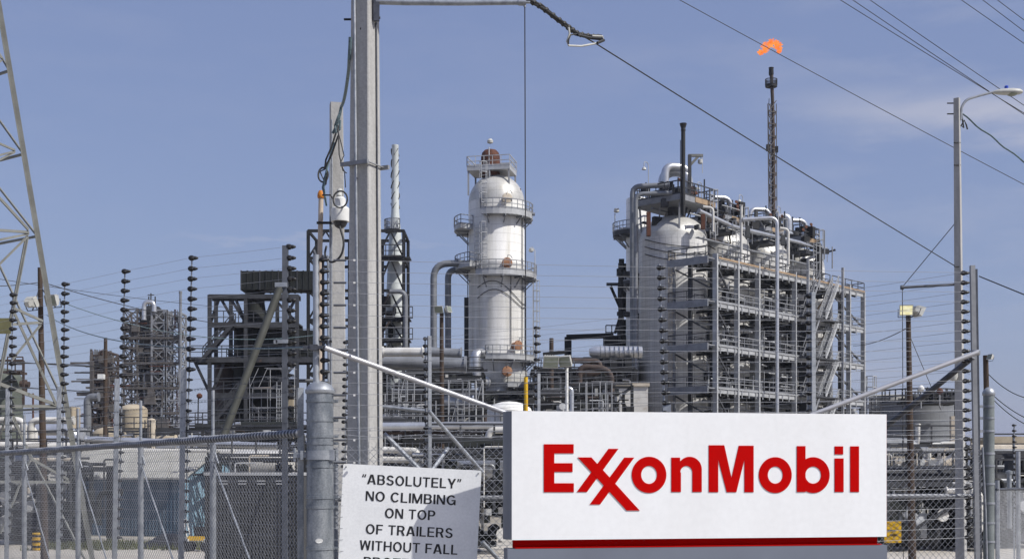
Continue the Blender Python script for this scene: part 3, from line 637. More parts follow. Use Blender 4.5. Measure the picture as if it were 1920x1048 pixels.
mb = MB().tube([P(602, 368, 23.8), P(600, 470, 23.8), P(599, 1000, 23.8)], S(4.6, 24), 12); mb.build('plastic_riser', mat('tan_pipe', (.5, .42, .34), (.36, .3, .25), scale=2, rough=.6), p2)
MB().lathe([(.06, 0), (.07, .03), (.065, .09), (.04, .14), (.0, .15)], P(602, 372, 23.8), 16).build('riser_cap', M['orange'], p2)
mb = MB().bar(P(594, 418, 23.75), P(622, 418, 23.75), .05, .04); mb.bar(P(594, 640, 23.75), P(622, 640, 23.75), .05, .04); mb.build('riser_bracket', M['darksteel'], p2)
# dome camera
dc = thing('dome_camera', 'white dome security camera hanging on the shorter concrete pole', 'camera', P(638, 416, 23.5)); q = dc.location
MB().lathe([(.165, 0), (.17, .02), (.17, .23), (.15, .26), (.10, .27), (.10, .42), (.07, .45), (0, .455)], q, 28).build('housing', M['whiteplastic'], dc)
MB().lathe([(.0, -.13), (.05, -.12), (.1, -.085), (.125, -.03), (.13, .0)], q, 24).build('dome', M['smoke'], dc)
mb = MB().box(q + V(.02, .2, .36), (.1, .3, .09)); mb.tube([q + V(-.02, -.02, .45), q + V(-.02, .1, .6)], .05, 12); mb.build('bracket', M['lampgrey'], dc)
def loop(c, rx, rz, n=26, tilt=.3, turns=1.0, ph=0): return [Vector(c) + V(rx * math.cos(ph + 2 * math.pi * turns * i / n), tilt * rx * math.sin(ph + 2 * math.pi * turns * i / n), rz * math.sin(ph + 2 * math.pi * turns * i / n)) for i in range(n + 1)]
T(MB().tube(sag(P(657, 70, 19.8), P(655, 110, 19.9), .02, 4) + sag(P(654, 130, 20.5), P(640, 200, 23.5), .12, 8) + sag(P(637, 215, 23.6), P(624, 250, 23.7), .05, 5), .028, 8).build('cable', M['bluecable'], None), 'twisted grey cable slung from the tall pole to the shorter pole top', 'cable')
T(MB().tube(loop(P(606, 328, 23.6), .09, .14, turns=1.2) + [P(611, 300, 23.6), P(622, 275, 23.6), P(633, 240, 23.6)], .017, 6).build('cable', M['cable'], None), 'black cable coil dangling left of the shorter pole', 'cable')
T(MB().tube([P(634, 235, 23.5), P(636, 290, 23.4), P(643, 320, 23.4), P(650, 325, 23.4)] , .012, 6).build('cable', M['cable'], None), 'thin black cable running down the face of the shorter pole', 'cable')
T(MB().tube(loop(P(638, 374, 23.3), .13, .16, turns=1.5) + [P(620, 366, 23.3), P(605, 366, 23.5)], .016, 6).build('cable', M['cable'], None), 'black cable loop around the dome camera from the orange cap', 'cable')
T(MB().tube(fillet([P(637, 425, 23.3), P(646, 455, 23.2), P(640, 482, 23.2), P(620, 495, 23.3), P(608, 478, 23.4), P(612, 462, 23.5)], .4, 5), .02, 8).build('cable', M['cable'], None), 'thick black cable looping below the dome camera', 'cable')
T(MB().tube([P(610, 340, 23.5), P(607, 352, 23.5), P(612, 385, 23.5), P(605, 352, 23.55), P(617, 300, 23.6), P(628, 268, 23.6)], .02, 6).build('cable', M['bluecable'], None), 'bluish frayed cable tail hanging beside the shorter pole', 'cable')
T(MB().tube([P(640, 205, 23.4), P(633, 222, 23.4), P(628, 236, 23.5), P(631, 250, 23.5), P(637, 243, 23.5), P(638, 226, 23.5)], .02, 7).build('cable', M['bluecable'], None), 'bluish cable loop tied at the top of the shorter pole', 'cable')
T(MB().tube([P(634, 255, 23.4), P(622, 290, 23.4), P(608, 318, 23.5), P(600, 322, 23.5), P(606, 336, 23.5), P(614, 322, 23.5), P(611, 345, 23.5), P(606, 350, 23.6)], .017, 7).build('cable', M['cable'], None), 'kinked black cable with loose ends left of the shorter pole', 'cable')
T(MB().tube([P(632, 240, 23.4), P(640, 270, 23.3), P(645, 292, 23.3), P(638, 306, 23.3), P(646, 322, 23.3), P(648, 352, 23.3)], .01, 6).build('cable', M['cable'], None), 'thin wavy black cable on the right edge of the shorter pole', 'cable')
# span wire with storage loop
bun = [P(990, 0, 20), P(1015, 13, 20.2), P(1045, 36, 20.5), P(1066, 52, 20.7), P(1083, 64, 20.9), P(1108, 69, 21.1), P(1128, 70, 21.3)]
mb = MB(); rnd = random.Random(5)
for j in range(3): mb.tube([p + V(.02 * math.cos(j * 2.1 + i), 0, .02 * math.sin(j * 2.1 + i)) for i, p in enumerate(bun)], .022, 8)
for i in range(14): t = i / 14 * (len(bun) - 1); k = int(t); p = bun[k].lerp(bun[k + 1], t - k); mb.tube([p - V(.012, 0, -.012), p + V(.012, 0, -.012)], .05, 8)
T(mb.build('cable_bundle', M['cable'], None), 'thick black cable bundle sloping down from the tip of the pole arm', 'cable')
T(MB().tube([P(1066, 52, 20.6), P(1068, 64, 20.6), P(1063, 78, 20.6), P(1066, 86, 20.6), P(1090, 87, 20.7), P(1118, 82, 20.9), P(1131, 75, 21), P(1130, 69, 21.1), P(1110, 68, 21)], [.016] * 9, 8).build('storage_loop', M['lampgrey'], None), 'teardrop cable storage loop hanging on the sloping span wire', 'cable loop')
T(MB().tube([P(1083, 64, 20.85), P(1070, 66, 20.6), P(1066, 76, 20.57), P(1066, 83, 20.57)], .014, 6).tube([P(1083, 66, 20.8), P(1108, 72, 21), P(1128, 74, 21), P(1132, 76, 20.95), P(1120, 81, 20.85)], .024, 8).build('cable_tail', M['cable'], None), 'black cable wound around the teardrop storage loop', 'cable')
T(MB().tube(sag(P(990, 0, 20), P(1120, 84, 21.2), .02, 6)[:-1] + sag(P(1120, 84, 21.2), P(1791, 499, 30), .02, 16), .011, 6).build('span_wire', M['cable'], None), 'dark span wire crossing the sky from the arm to the right lamp pole', 'wire')
# right lamp pole
LY = 30
sp_ = thing('street_lamp', 'concrete street lamp pole with curved arm and cobra head at right', 'street lamp', G(1803, LY)); g0 = sp_.location; xt = P(1794, 185, LY).x
MB().taper(g0, V(xt, LY, zv(185, LY)), .225, .125, R(-33), .05).build('shaft', M['concrete'], sp_)
MB().tube(fillet([P(1802, 225, LY), P(1803, 200, LY), P(1812, 187, LY), P(1835, 180, LY), P(1866, 172, LY)], .4, 6), .03, 10).build('arm', M['galv'], sp_)
hd = MB(); a_ = P(1861, 174, LY); ax = (P(1917, 173, LY) - a_).normalized(); Lh = (P(1917, 173, LY) - a_).length
prof = [(.03, 0), (.06, .04), (.10, .14), (.125, .32), (.13, .48), (.11, .62), (.06, .69), (.0, .7)]
hd.lathe([(r_, z_ * Lh / .7) for r_, z_ in prof], a_, 20, axis=ax)
for v in hd.v:
    dz = v.z - a_.z; v.z = a_.z + (dz * .72 if dz > 0 else dz * .45)
hdo = hd.build('lamp_head', M['lampgrey'], sp_)
MB().lathe([(.0, -.075), (.08, -.07), (.12, -.045), (.125, -.03)], P(1898, 174, LY), 18).build('lens', M['glass'], hdo)
MB().lathe([(.04, 0), (.045, .02), (.045, .07), (.03, .085), (0, .09)], P(1887, 168, LY), 12).build('photocell', M['blue'], hdo)
mb = MB()
for v in (194, 214): mb.tube([P(1776, v, LY), P(1790, v, LY)], .016, 6)
for v in (268, 310, 500, 690): mb.tube([P(1788 + v * .004, v, LY - .15), P(1799 + v * .004, v, LY - .05)], .016, 6)
mb.build('step_bolt', M['darksteel'], sp_)
mb = MB().tube([P(1692, 539, LY), P(1795, 533, LY)], S(2.6, LY), 10); mb.tube([P(1689, 539, LY), P(1694, 539, LY)], .055, 10); mb.build('sidearm', M['galvdark'], sp_)
MB().tube([P(1692, 538, LY), P(1789, 421, LY)], .01, 6).build('stay_wire', M['cable'], sp_)
MB().tube([P(1692, 540, LY), P(1693, 770, LY), G(1694, LY)], .009, 6).build('drop_wire', M['cable'], sp_)
mb = MB().lathe([(0, -.1), (.08, -.08), (.11, 0), (.11, .1), (.05, .14), (0, .15)], P(1787, 706, LY - .1), 12); mb.build('photo_sensor', M['lampgrey'], sp_)
T(MB().tube([p + V(.012 * math.cos(i), 0, .015 * math.sin(i * 1.3)) for i, p in enumerate(sag(P(1804, 214, LY), P(2700, 790, 36), .5, 120))], .019, 6).build('cable', M['bluecable'], None), 'twisted service cable leaving the street lamp pole down to the right', 'cable')
T(MB().tube([P(1803, 214, LY), P(1807, 240, LY), P(1802, 236, LY), P(1808, 226, LY), P(1812, 235, LY), P(1814, 243, LY)], .018, 6).build('cable', M['cable'], None), 'tangle of black cable ends on the street lamp pole', 'cable')
T(MB().tube(sag(P(1836, 518, 26), P(2900, 925, 16), .05, 20), .012, 6).build('span_wire', M['cable'], None), 'dark wire continuing right from the electric fence end post', 'wire')
# power lines in the sky
def sky_line(a_, b_, Ya, Yb, s, label):
    T(MB().tube(sag(P(*a_, Ya), P(*b_, Yb), s, 30), .013, 6).build('power_line', M['cable'], None), label, 'power line', 'overhead power lines crossing the sky')
sky_line((857, -231), (2443, 613), 44, 52, .25, 'lowest power line, passing the flame and behind the street lamp')
sky_line((1315, -164), (2260, 415), 44, 50, .12, 'power line second from the bottom in the upper right sky')
sky_line((1367, -158), (2239, 421), 44, 50, .12, 'power line third from the bottom, converging with the one below near the lamp head')
sky_line((1412, -153), (2221, 397), 46, 52, .12, 'power line just above the converging pair, meeting the lamp head')
sky_line((1660, -100), (2122, 219), 46, 52, .05, 'lowest of the three short power lines cutting the top right corner')
sky_line((1720, -94), (2098, 191), 46, 52, .05, 'middle of the three short power lines cutting the top right corner')
sky_line((1765, -80), (2080, 155), 46, 52, .05, 'topmost short power line cutting the top right corner')
# ================================================================== FLOODLIGHT POLES, LEFT PYLON
def flood_pole(label, u0, u1, vt, Y, r0, r1, m, heads, bar=True):
    root = thing('floodlight_pole', label, 'floodlight', G(u1, Y)); t = P(u0, vt, Y)
    MB().tube([root.location, root.location.lerp(t, .5), t], [r1, (r0 + r1) / 2, r0], 14).build('pole', m, root)
    for (u, v, wpx, yaw, pitch, lit) in heads:
        c = P(u, v, Y - .25); s = S(wpx, Y)
        mt = Matrix.Rotation(R(yaw), 3, 'Z') @ Matrix.Rotation(R(pitch), 3, 'X')
        f = lambda x, y, z: c + mt @ V(x * s, y * s, z * s)
        mb = MB().hexa([f(-.5, -.3, -.4), f(.5, -.3, -.4), f(.5, -.3, .4), f(-.5, -.3, .4)], [f(-.42, .0, -.34), f(.42, .0, -.34), f(.42, .0, .34), f(-.42, .0, .34)])
        mb.hexa([f(-.40, .002, -.3), f(.40, .002, -.3), f(.40, .002, .3), f(-.40, .002, .3)], [f(-.2, .34, -.16), f(.2, .34, -.16), f(.2, .34, .18), f(-.2, .34, .18)])
        for k in range(5): x = -.3 + .15 * k; mb.bar(f(x, .02, .36), f(x, .3, .2), s * .03)
        hd_ = mb.build('lamp_head', M['lampgrey'], root)
        g = MB().hexa([f(-.44, -.315, -.33), f(.44, -.315, -.33), f(.44, -.315, .33), f(-.44, -.315, .33)], [f(-.44, -.304, -.33), f(.44, -.304, -.33), f(.44, -.304, .33), f(-.44, -.304, .33)])
        g.build('glass', M['lit'] if lit else M['glass'], hd_)
        mb = MB()
        for sx in (-1, 1): mb.bar(f(.52 * sx, .1, .05), f(.52 * sx, .05, -.55), s * .05)
        mb.bar(f(-.52, .05, -.55), f(.52, .05, -.55), s * .05)
        k = t - V(0, 0, .1); mb.bar(f(0, .05, -.55), V(k.x, k.y, max(k.z - .5, min(k.z, f(0, .05, -.55).z))), s * .07)
        mb.build('bracket', M['galvdark'], root)
    return root
flood_pole('dark wooden pole with two floodlights beside the beige lattice pylon', 75, 84, 502, 42, .075, .13, M['wood'], [(57, 568, 26, 150, -25, False), (100, 562, 27, -25, 18, False)])
flood_pole('slim dark pole with two small white floodlights in front of the white column', 828, 829, 585, 65, .1, .14, M['wood'], [(824, 579, 17, -20, 22, False), (839, 581, 15, 60, -15, False)])
flood_pole('dark wooden pole with a glowing yellow floodlight at right', 1703, 1711, 590, 38, .07, .12, M['wood'], [(1698, 581, 25, -8, 12, True), (1720, 582, 24, 110, 30, False)])
flood_pole('thin white pole with two pale floodlights behind the top edge of the big sign', 1063, 1063, 680, 36, .04, .05, M['whiteplastic'], [(1031, 676, 30, 12, 24, False), (1062, 675, 26, -32, 26, False)])
flood_pole('short dark pole with one black floodlight at the far right', 1848, 1856, 666, 50, .1, .13, M['wood'], [(1858, 670, 13, -70, -20, False)])
# pylon
PY = 36; ptop = 26.0
pyl = thing('lattice_pylon', 'beige steel lattice pylon leaning in at the left edge', 'pylon', V(-17, PY, 0)); pc = pyl.location
legx0 = P(108, 765, PY).x - pc.x; legz0 = P(108, 765, PY).z; legx1 = P(0, 95, PY).x - pc.x; legz1 = P(0, 95, PY).z
def pyR(z): return legx0 + (legx1 - legx0) * (z - legz0) / (legz1 - legz0)
dirs = [V(1, 0, 0), V(0, -1, 0), V(-1, 0, 0), V(0, 1, 0)]
dirs = [Matrix.Rotation(R(8), 3, 'Z') @ d for d in dirs]
lv = [0, zv(762, PY), zv(437, PY), zv(282, PY), zv(125, PY), 17, 19.2, 21.2, 23]
def leg(d, z): return pc + d * pyR(z) / math.cos(R(8)) + V(0, 0, z)
for d in dirs:
    mb = MB(); p, q = leg(d, 0), leg(d, 24); x = d * .0
    tdir = V(-d.y, d.x, 0); mb.bar(p, q, .13, .02); mb.bar(p + d * .066, q + d * .066, .02, .13)
    mb.build('leg', M['beige'], pyl)
for i, d in enumerate(dirs):
    if i == 0: continue          # the face seen from the road is framed member by member below
    d2 = dirs[(i + 1) % 4]
    for a_, b_ in zip(lv, lv[1:]):
        off = (d + d2).normalized() * .03
        mb = MB(); mb.bar(leg(d, b_) + off, leg(d2, b_) + off, .062, .062); mid = (leg(d, b_) + leg(d2, b_)) / 2 + off
        mb.bar(leg(d, a_) + off * 2, mid + off, .05, .05); mb.bar(leg(d2, a_) + off * 2, mid + off, .05, .05)
        mb.build('bracing', M['beige'], pyl)
def onface_p(u, v):
    zz_ = zv(v, PY); xl = leg(dirs[0], zz_).x; c = (u - 960) / F; x = c * (PY - xl) / (1 - c) if abs(1 - c) > 1e-6 else xl
    y = PY + (x - xl); return V(x, y, H + (HV - v) / F * y)
for (ua, va, ub, vb, w_) in ((50, 447, 0, 705, .12), (0, 705, -22, 830, .12), (80, 603, 24, 578, .07), (78, 606, 2, 611, .08), (76, 610, 22, 676, .07), (27, 590, 105, 760, .09), (106, 761, -10, 718, .10), (104, 763, -20, 763, .08), (18, 765, 56, 860, .08), (56, 860, 128, 900, .07), (130, 905, -20, 905, .08), (56, 862, 0, 1000, .07), (28, 283, -20, 262, .06), (28, 285, -20, 297, .06), (27, 287, -24, 312, .06), (53, 432, -20, 352, .08), (54, 437, -20, 432, .08), (54, 440, -20, 455, .07), (52, 444, -20, 515, .07), (3, 110, -20, 90, .06), (3, 114, -20, 135, .06)):
    MB().bar(onface_p(ua, va), onface_p(ub, vb), w_, .03).bar(onface_p(ua, va) + V(0, .02, w_ * .4), onface_p(ub, vb) + V(0, .02, w_ * .4), .02, w_ * .8).build('bracing', M['beige'], pyl)
c_ = P(3, 611, PY - 1.5); MB().box(c_, (.5, .03, .42)).build('plate', M['khaki'], pyl)
# ================================================================== WHITE COLUMN
CY_ = 160.0; cc = G(931, CY_); CR = 3.5
col = thing('distillation_column', 'tall fat white column with platforms and a rusty red dome on top, right of the concrete poles', 'process column', cc)
zc = lambda v: zv(v, CY_)
prof = [(CR, zc(695)), (CR, zc(500)), (CR + .03, zc(499)), (CR + .03, zc(497)), (CR, zc(496)), (CR, zc(381.5))]
MB().lathe(prof, cc, 64).build('shell', M['column'], col)
zd = zc(381.5); MB().lathe([(CR * math.cos(R(a)), zd + .002 + CR * math.sin(R(a))) for a in range(0, 76, 5)], cc, 64).build('dome', M['dome'], col)
MB().lathe([(2.7, zc(760)), (2.75, zc(728)), (CR - .15, zc(716)), (CR - .01, zc(695) - .003)], cc + V(.4, 0, 0), 48).build('lower_cone', M['column'], col)
MB().lathe([(1.15, zd + 3.2), (1.2, zc(312)), (1.18, zc(296)), (1.05, zc(289)), (.75, zc(284)), (.3, zc(282)), (0, zc(281.6))], cc + V(-.75, -.4, 0), 28).build('top_nozzle', M['rust'], col)
def deck_ring(root, c, r0, r1, a0, a1, z, th=.35, railh=1.15, m='lightsteel', slab='deck', rr=.045, br=True):
    n = max(4, int(abs(a1 - a0) / 10)); A = [R(a0 + (a1 - a0) * i / n) for i in range(n + 1)]
    o = [c + V(math.cos(a) * r1, math.sin(a) * r1, z) for a in A]; i_ = [c + V(math.cos(a) * r0, math.sin(a) * r0, z) for a in A]
    mb = MB()
    for k in range(n): mb.hexa([i_[k] - V(0, 0, th), o[k] - V(0, 0, th), o[k + 1] - V(0, 0, th), i_[k + 1] - V(0, 0, th)], [i_[k], o[k], o[k + 1], i_[k + 1]])
    d = mb.build(slab, M[m], root, smooth=False)
    mb = MB().rail(o, railh, rr, 1.6)
    if a1 - a0 < 350: mb.rail([i_[0], o[0]], railh, rr); mb.rail([o[-1], i_[-1]], railh, rr)
    mb.build('railing', M['darksteel' if m == 'darksteel' else 'steel'], d)
    if br:
        mb = MB()
        for k in range(1, n, 3): mb.bar(i_[k] - V(0, 0, th + (r1 - r0) * .9), o[k] * .9 + i_[k] * .1 - V(0, 0, th), .12); mb.bar(i_[k] - V(0, 0, th + .12), o[k] - V(0, 0, th + .12), .14, .2)
        mb.build('bracket', M['steel'], d)
deck_ring(col, cc, CR + .03, 4.55, -115, 25, zc(403), .7)
deck_ring(col, cc, CR + .03, 5.3, 120, 215, zc(428), .5)
deck_ring(col, cc, CR + .03, 5.2, 130, 232, zc(500), .6)
deck_ring(col, cc, CR + .03, 5.0, -120, 60, zc(516), .6)
deck_ring(col, cc, CR + .03, 5.0, -105, 50, zc(671), .55)
deck_ring(col, cc + V(.6, 0, 0), 2.6, 4.7, -80, 40, zc(722), .5)
mb = MB(); zt_ = zc(322); x0, x1 = P(882, 0, CY_).x, P(963, 0, CY_).x
mb.box((cc.x * 0 + (x0 + x1) / 2, CY_, zt_), (x1 - x0, 4.2, .5), rz=R(-12)); d_ = mb.build('top_deck', M['lightsteel'], col, smooth=False)
rt = Matrix.Rotation(R(-12), 3, 'Z'); cx_ = V((x0 + x1) / 2, CY_, zt_ + .25); hx = (x1 - x0) / 2
MB().rail([cx_ + rt @ V(a * hx, b * 2.1, 0) for a, b in ((-1, -1), (1, -1), (1, 1), (-1, 1))], 1.25, .045, 1.1, closed=True).build('railing', M['lightsteel'], d_)
mb = MB()
for a, b in ((-.95, -1.9), (.95, -1.9), (-.95, 1.9), (.95, 1.9), (.05, -1.95)): p = cx_ + rt @ V(a * hx, b, -.3); mb.bar(p, p - V(0, 0, 3.2 if abs(a) > .5 else 6.5), .22)
mb.build('deck_leg', M['steel'], d_)
mb = MB()
mb.tube([P(917, 325, 158), P(917, 276, 158)], .06, 8); d2_ = mb.build('lamp_mast', M['lightsteel'], col); MB().lathe([(.05, 0), (.35, .1), (.38, .35), (.2, .6), (0, .65)], P(919, 270, 158), 14).build('lamp', M['lampgrey'], d2_)
def manway(ang, v, m, r=.62, out=.9):
    a = R(ang); n = V(math.cos(a), math.sin(a), 0); p = cc + n * (CR - .1) + V(0, 0, zc(v))
    mb = MB().lathe([(r * .7, 0), (r * .7, out), (r * 1.05, out), (r * 1.05, out + .14), (r * .9, out + .18), (0, out + .2)], p, 22, axis=n)
    o = mb.build('manway', M[m], col)
    q = p + n * (out + .3); MB().tube([q + V(0, 0, r * 1.0), q + V(0, 0, r * 1.5), q + n * -.5 + V(.5, 0, r * 1.5), q + n * -.5 + V(.7, 0, .6)], .045, 6).build('davit', M['steel'], o)
manway(-72, 385, 'cream'); manway(-72, 503, 'manway'); manway(-52, 653, 'manway'); manway(-72, 701, 'manway')
def ladder_on(ang, v0, v1, r, cage=True):
    a = R(ang); n = V(math.cos(a), math.sin(a), 0); t = V(-n.y, n.x, 0)
    MB().ladder(cc + n * r + V(0, 0, zc(v0)), cc + n * r + V(0, 0, zc(v1)), .75, t, .045, .5, cage, n).build('ladder', M['lightsteel'], col)
ladder_on(-112, 515, 428, 3.9); ladder_on(-112, 403, 318, 3.9); ladder_on(-5, 700, 527, 4.6, True); ladder_on(-128, 500, 428, 3.8, False)
mb = MB(); rnd = random.Random(3)
for ang, v0, v1 in ((-60, 650, 525), (-28, 690, 410), (-10, 700, 520), (178, 690, 430)):
    a = R(ang); n = V(math.cos(a), math.sin(a), 0) * (CR + .12); mb.mark(); mb.tube([cc + n + V(0, 0, zc(v0)), cc + n + V(0, 0, zc(v1))], .05, 6)
pts = [cc + V(math.cos(R(-130 + 8 * i)) * (CR + .1), math.sin(R(-130 + 8 * i)) * (CR + .1), zc(565) + 1.0 * math.sin(i * .35)) for i in range(17)]
mb.mark(); mb.tube(pts, .045, 6); pts = [p + V(0, 0, 1.3 - .06 * i) for i, p in enumerate(pts)]; mb.mark(); mb.tube(pts, .045, 6)
mb.split('conduit', M['midsteel'], col)
pipe('elbow', '', [cc + V(-1.5, -3.2, zc(668)), cc + V(-2.5, -4.5, zc(668)), cc + V(-2.5, -4.5, zc(718)), cc + V(-1.2, -3.2, zc(722))], .62, M['silver'], parent=col, rad=1.2)
mb = MB().box(P(876, 628, 162), (.75, .5, S(140, 162))); mb.build('dark_duct', M['box'], col)
mb = MB().lathe([(3.6, 0), (3.6, zc(745) - .2), (2.9, zc(742))], cc + V(.4, 0, 0), 32); mb.build('skirt', M['midsteel'], col)
mb = MB().tube([P(983, 400, 159), P(1003, 402, 159)], .2, 10); mb.build('nozzle', M['greypipe'], col)
mb = MB().tube([P(1003, 520, 158), P(1003, 470, 158), P(998, 463, 158), P(993, 466, 158)], .05, 6); d2_ = mb.build('lamp_mast', M['lightsteel'], col); MB().lathe([(.1, 0), (.3, .1), (.3, .4), (.1, .5)], P(996, 473, 158), 12).build('lamp', M['lampgrey'], d2_)
mb = MB().box(P(973, 367, 159.2), (.5, .7, 1.6)); mb.build('junction_box', M['rust'], col)
pipe('overhead_pipe', 'outer of the two grey inverted-U pipes left of the white column', [P(872, 494, 158), P(813, 494, 158), P(813, 690, 158)], S(6.3, 158), M['greypipe'], rad=1.9, n=18, group='inverted-U pipes beside the white column')
pipe('overhead_pipe', 'inner, lower of the two grey inverted-U pipes left of the white column', [P(874, 506, 159.5), P(840, 506, 159.5), P(840, 690, 159.5)], S(6, 158), M['greypipe'], rad=1.6, n=18, group='inverted-U pipes beside the white column')
# ================================================================== COKER STRUCTURE
C0 = V(23.75, 150, 0); e1 = V(.665, .747, 0).normalized(); e2 = V(-.747, .665, 0).normalized()
def Q(a, b, z): return C0 + e1 * a + e2 * b + V(0, 0, z)
ZL = [28.3, 23.3, 18.2, 13.2, 8.2, 3.6]
DA = [4, 14, 24, 34]; DBb = 8.6; DRr = 4.2; dz_top = [35.0, 34.9, 34.9, 34.9]
names = ['leftmost and most visible of the four big weathered coke drums, grey jacket', 'second coke drum from the left, dome showing over the top walkway', 'third coke drum from the left, dome behind the tall vertical pipe', 'rightmost coke drum, small white dome by the stair tower']
proto = None
for i, a in enumerate(DA):
    base = Q(a, DBb, 0)
    zt_ = zv(405, 158.6)
    if proto is None:
        proto = thing('coke_drum', names[0], 'coke drum', base, 'coke drums in the tall steel structure')
        MB().lathe([(1.2, 3), (DRr, 10), (DRr, zt_ - 3.1)], base, 72).build('shell', M['drum'], proto)
        MB().lathe([(DRr * math.cos(R(t)), zt_ - 3.098 + 3.1 * math.sin(R(t))) for t in range(0, 91, 6)], base, 64).build('dome', M['dome'], proto)
        mb = MB().tube([base + V(0, 0, zt_ - .2), base + V(0, 0, zt_ + 2.2)], .7, 18); mb.lathe([(1.0, 0), (1.0, .3)], base + V(0, 0, zt_ + 1.2), 18); mb.build('top_flange', M['midsteel'], proto)
        for j in range(3):
            mb = MB(); 
            pts = [base + V(math.cos(R(-150 + 12 * k)) * (DRr + .12), math.sin(R(-150 + 12 * k)) * (DRr + .12), zt_ - 3.3 - j * .9 - 1.2 * math.sin(k * .25)) for k in range(12)]
            mb.tube(pts, .06, 6); mb.build('conduit', M['midsteel'], proto)
    else:
        o = copy_tree(proto); o.location = base; o['label'] = names[i]
ck = thing('process_structure', 'tall grey steel structure of stacked walkways, stairs and columns around the coke drums', 'steel structure', Q(0, 0, 0))
AC = [0, 4.7, 9.5, 18.5, 23, 28, 33.3, 37.6]
def qcol(a, b, z1_, wa, wb, m):      # steel column square to the structure
    c = [Q(a - wa / 2, b - wb / 2, 0), Q(a + wa / 2, b - wb / 2, 0), Q(a + wa / 2, b + wb / 2, 0), Q(a - wa / 2, b + wb / 2, 0)]
    MB().hexa(c, [p + V(0, 0, z1_) for p in c]).build('column', M[m], ck, smooth=False)
for a in AC:
    qcol(a, -.1, ZL[0] + (.6 if a < 37 else 0), .26, .62, 'lightsteel')
    if a not in (9.5,): qcol(a, 3.4, ZL[0], .3, .5, 'midsteel')
qcol(-.2, 5.6, ZL[0], .3, .4, 'steel')
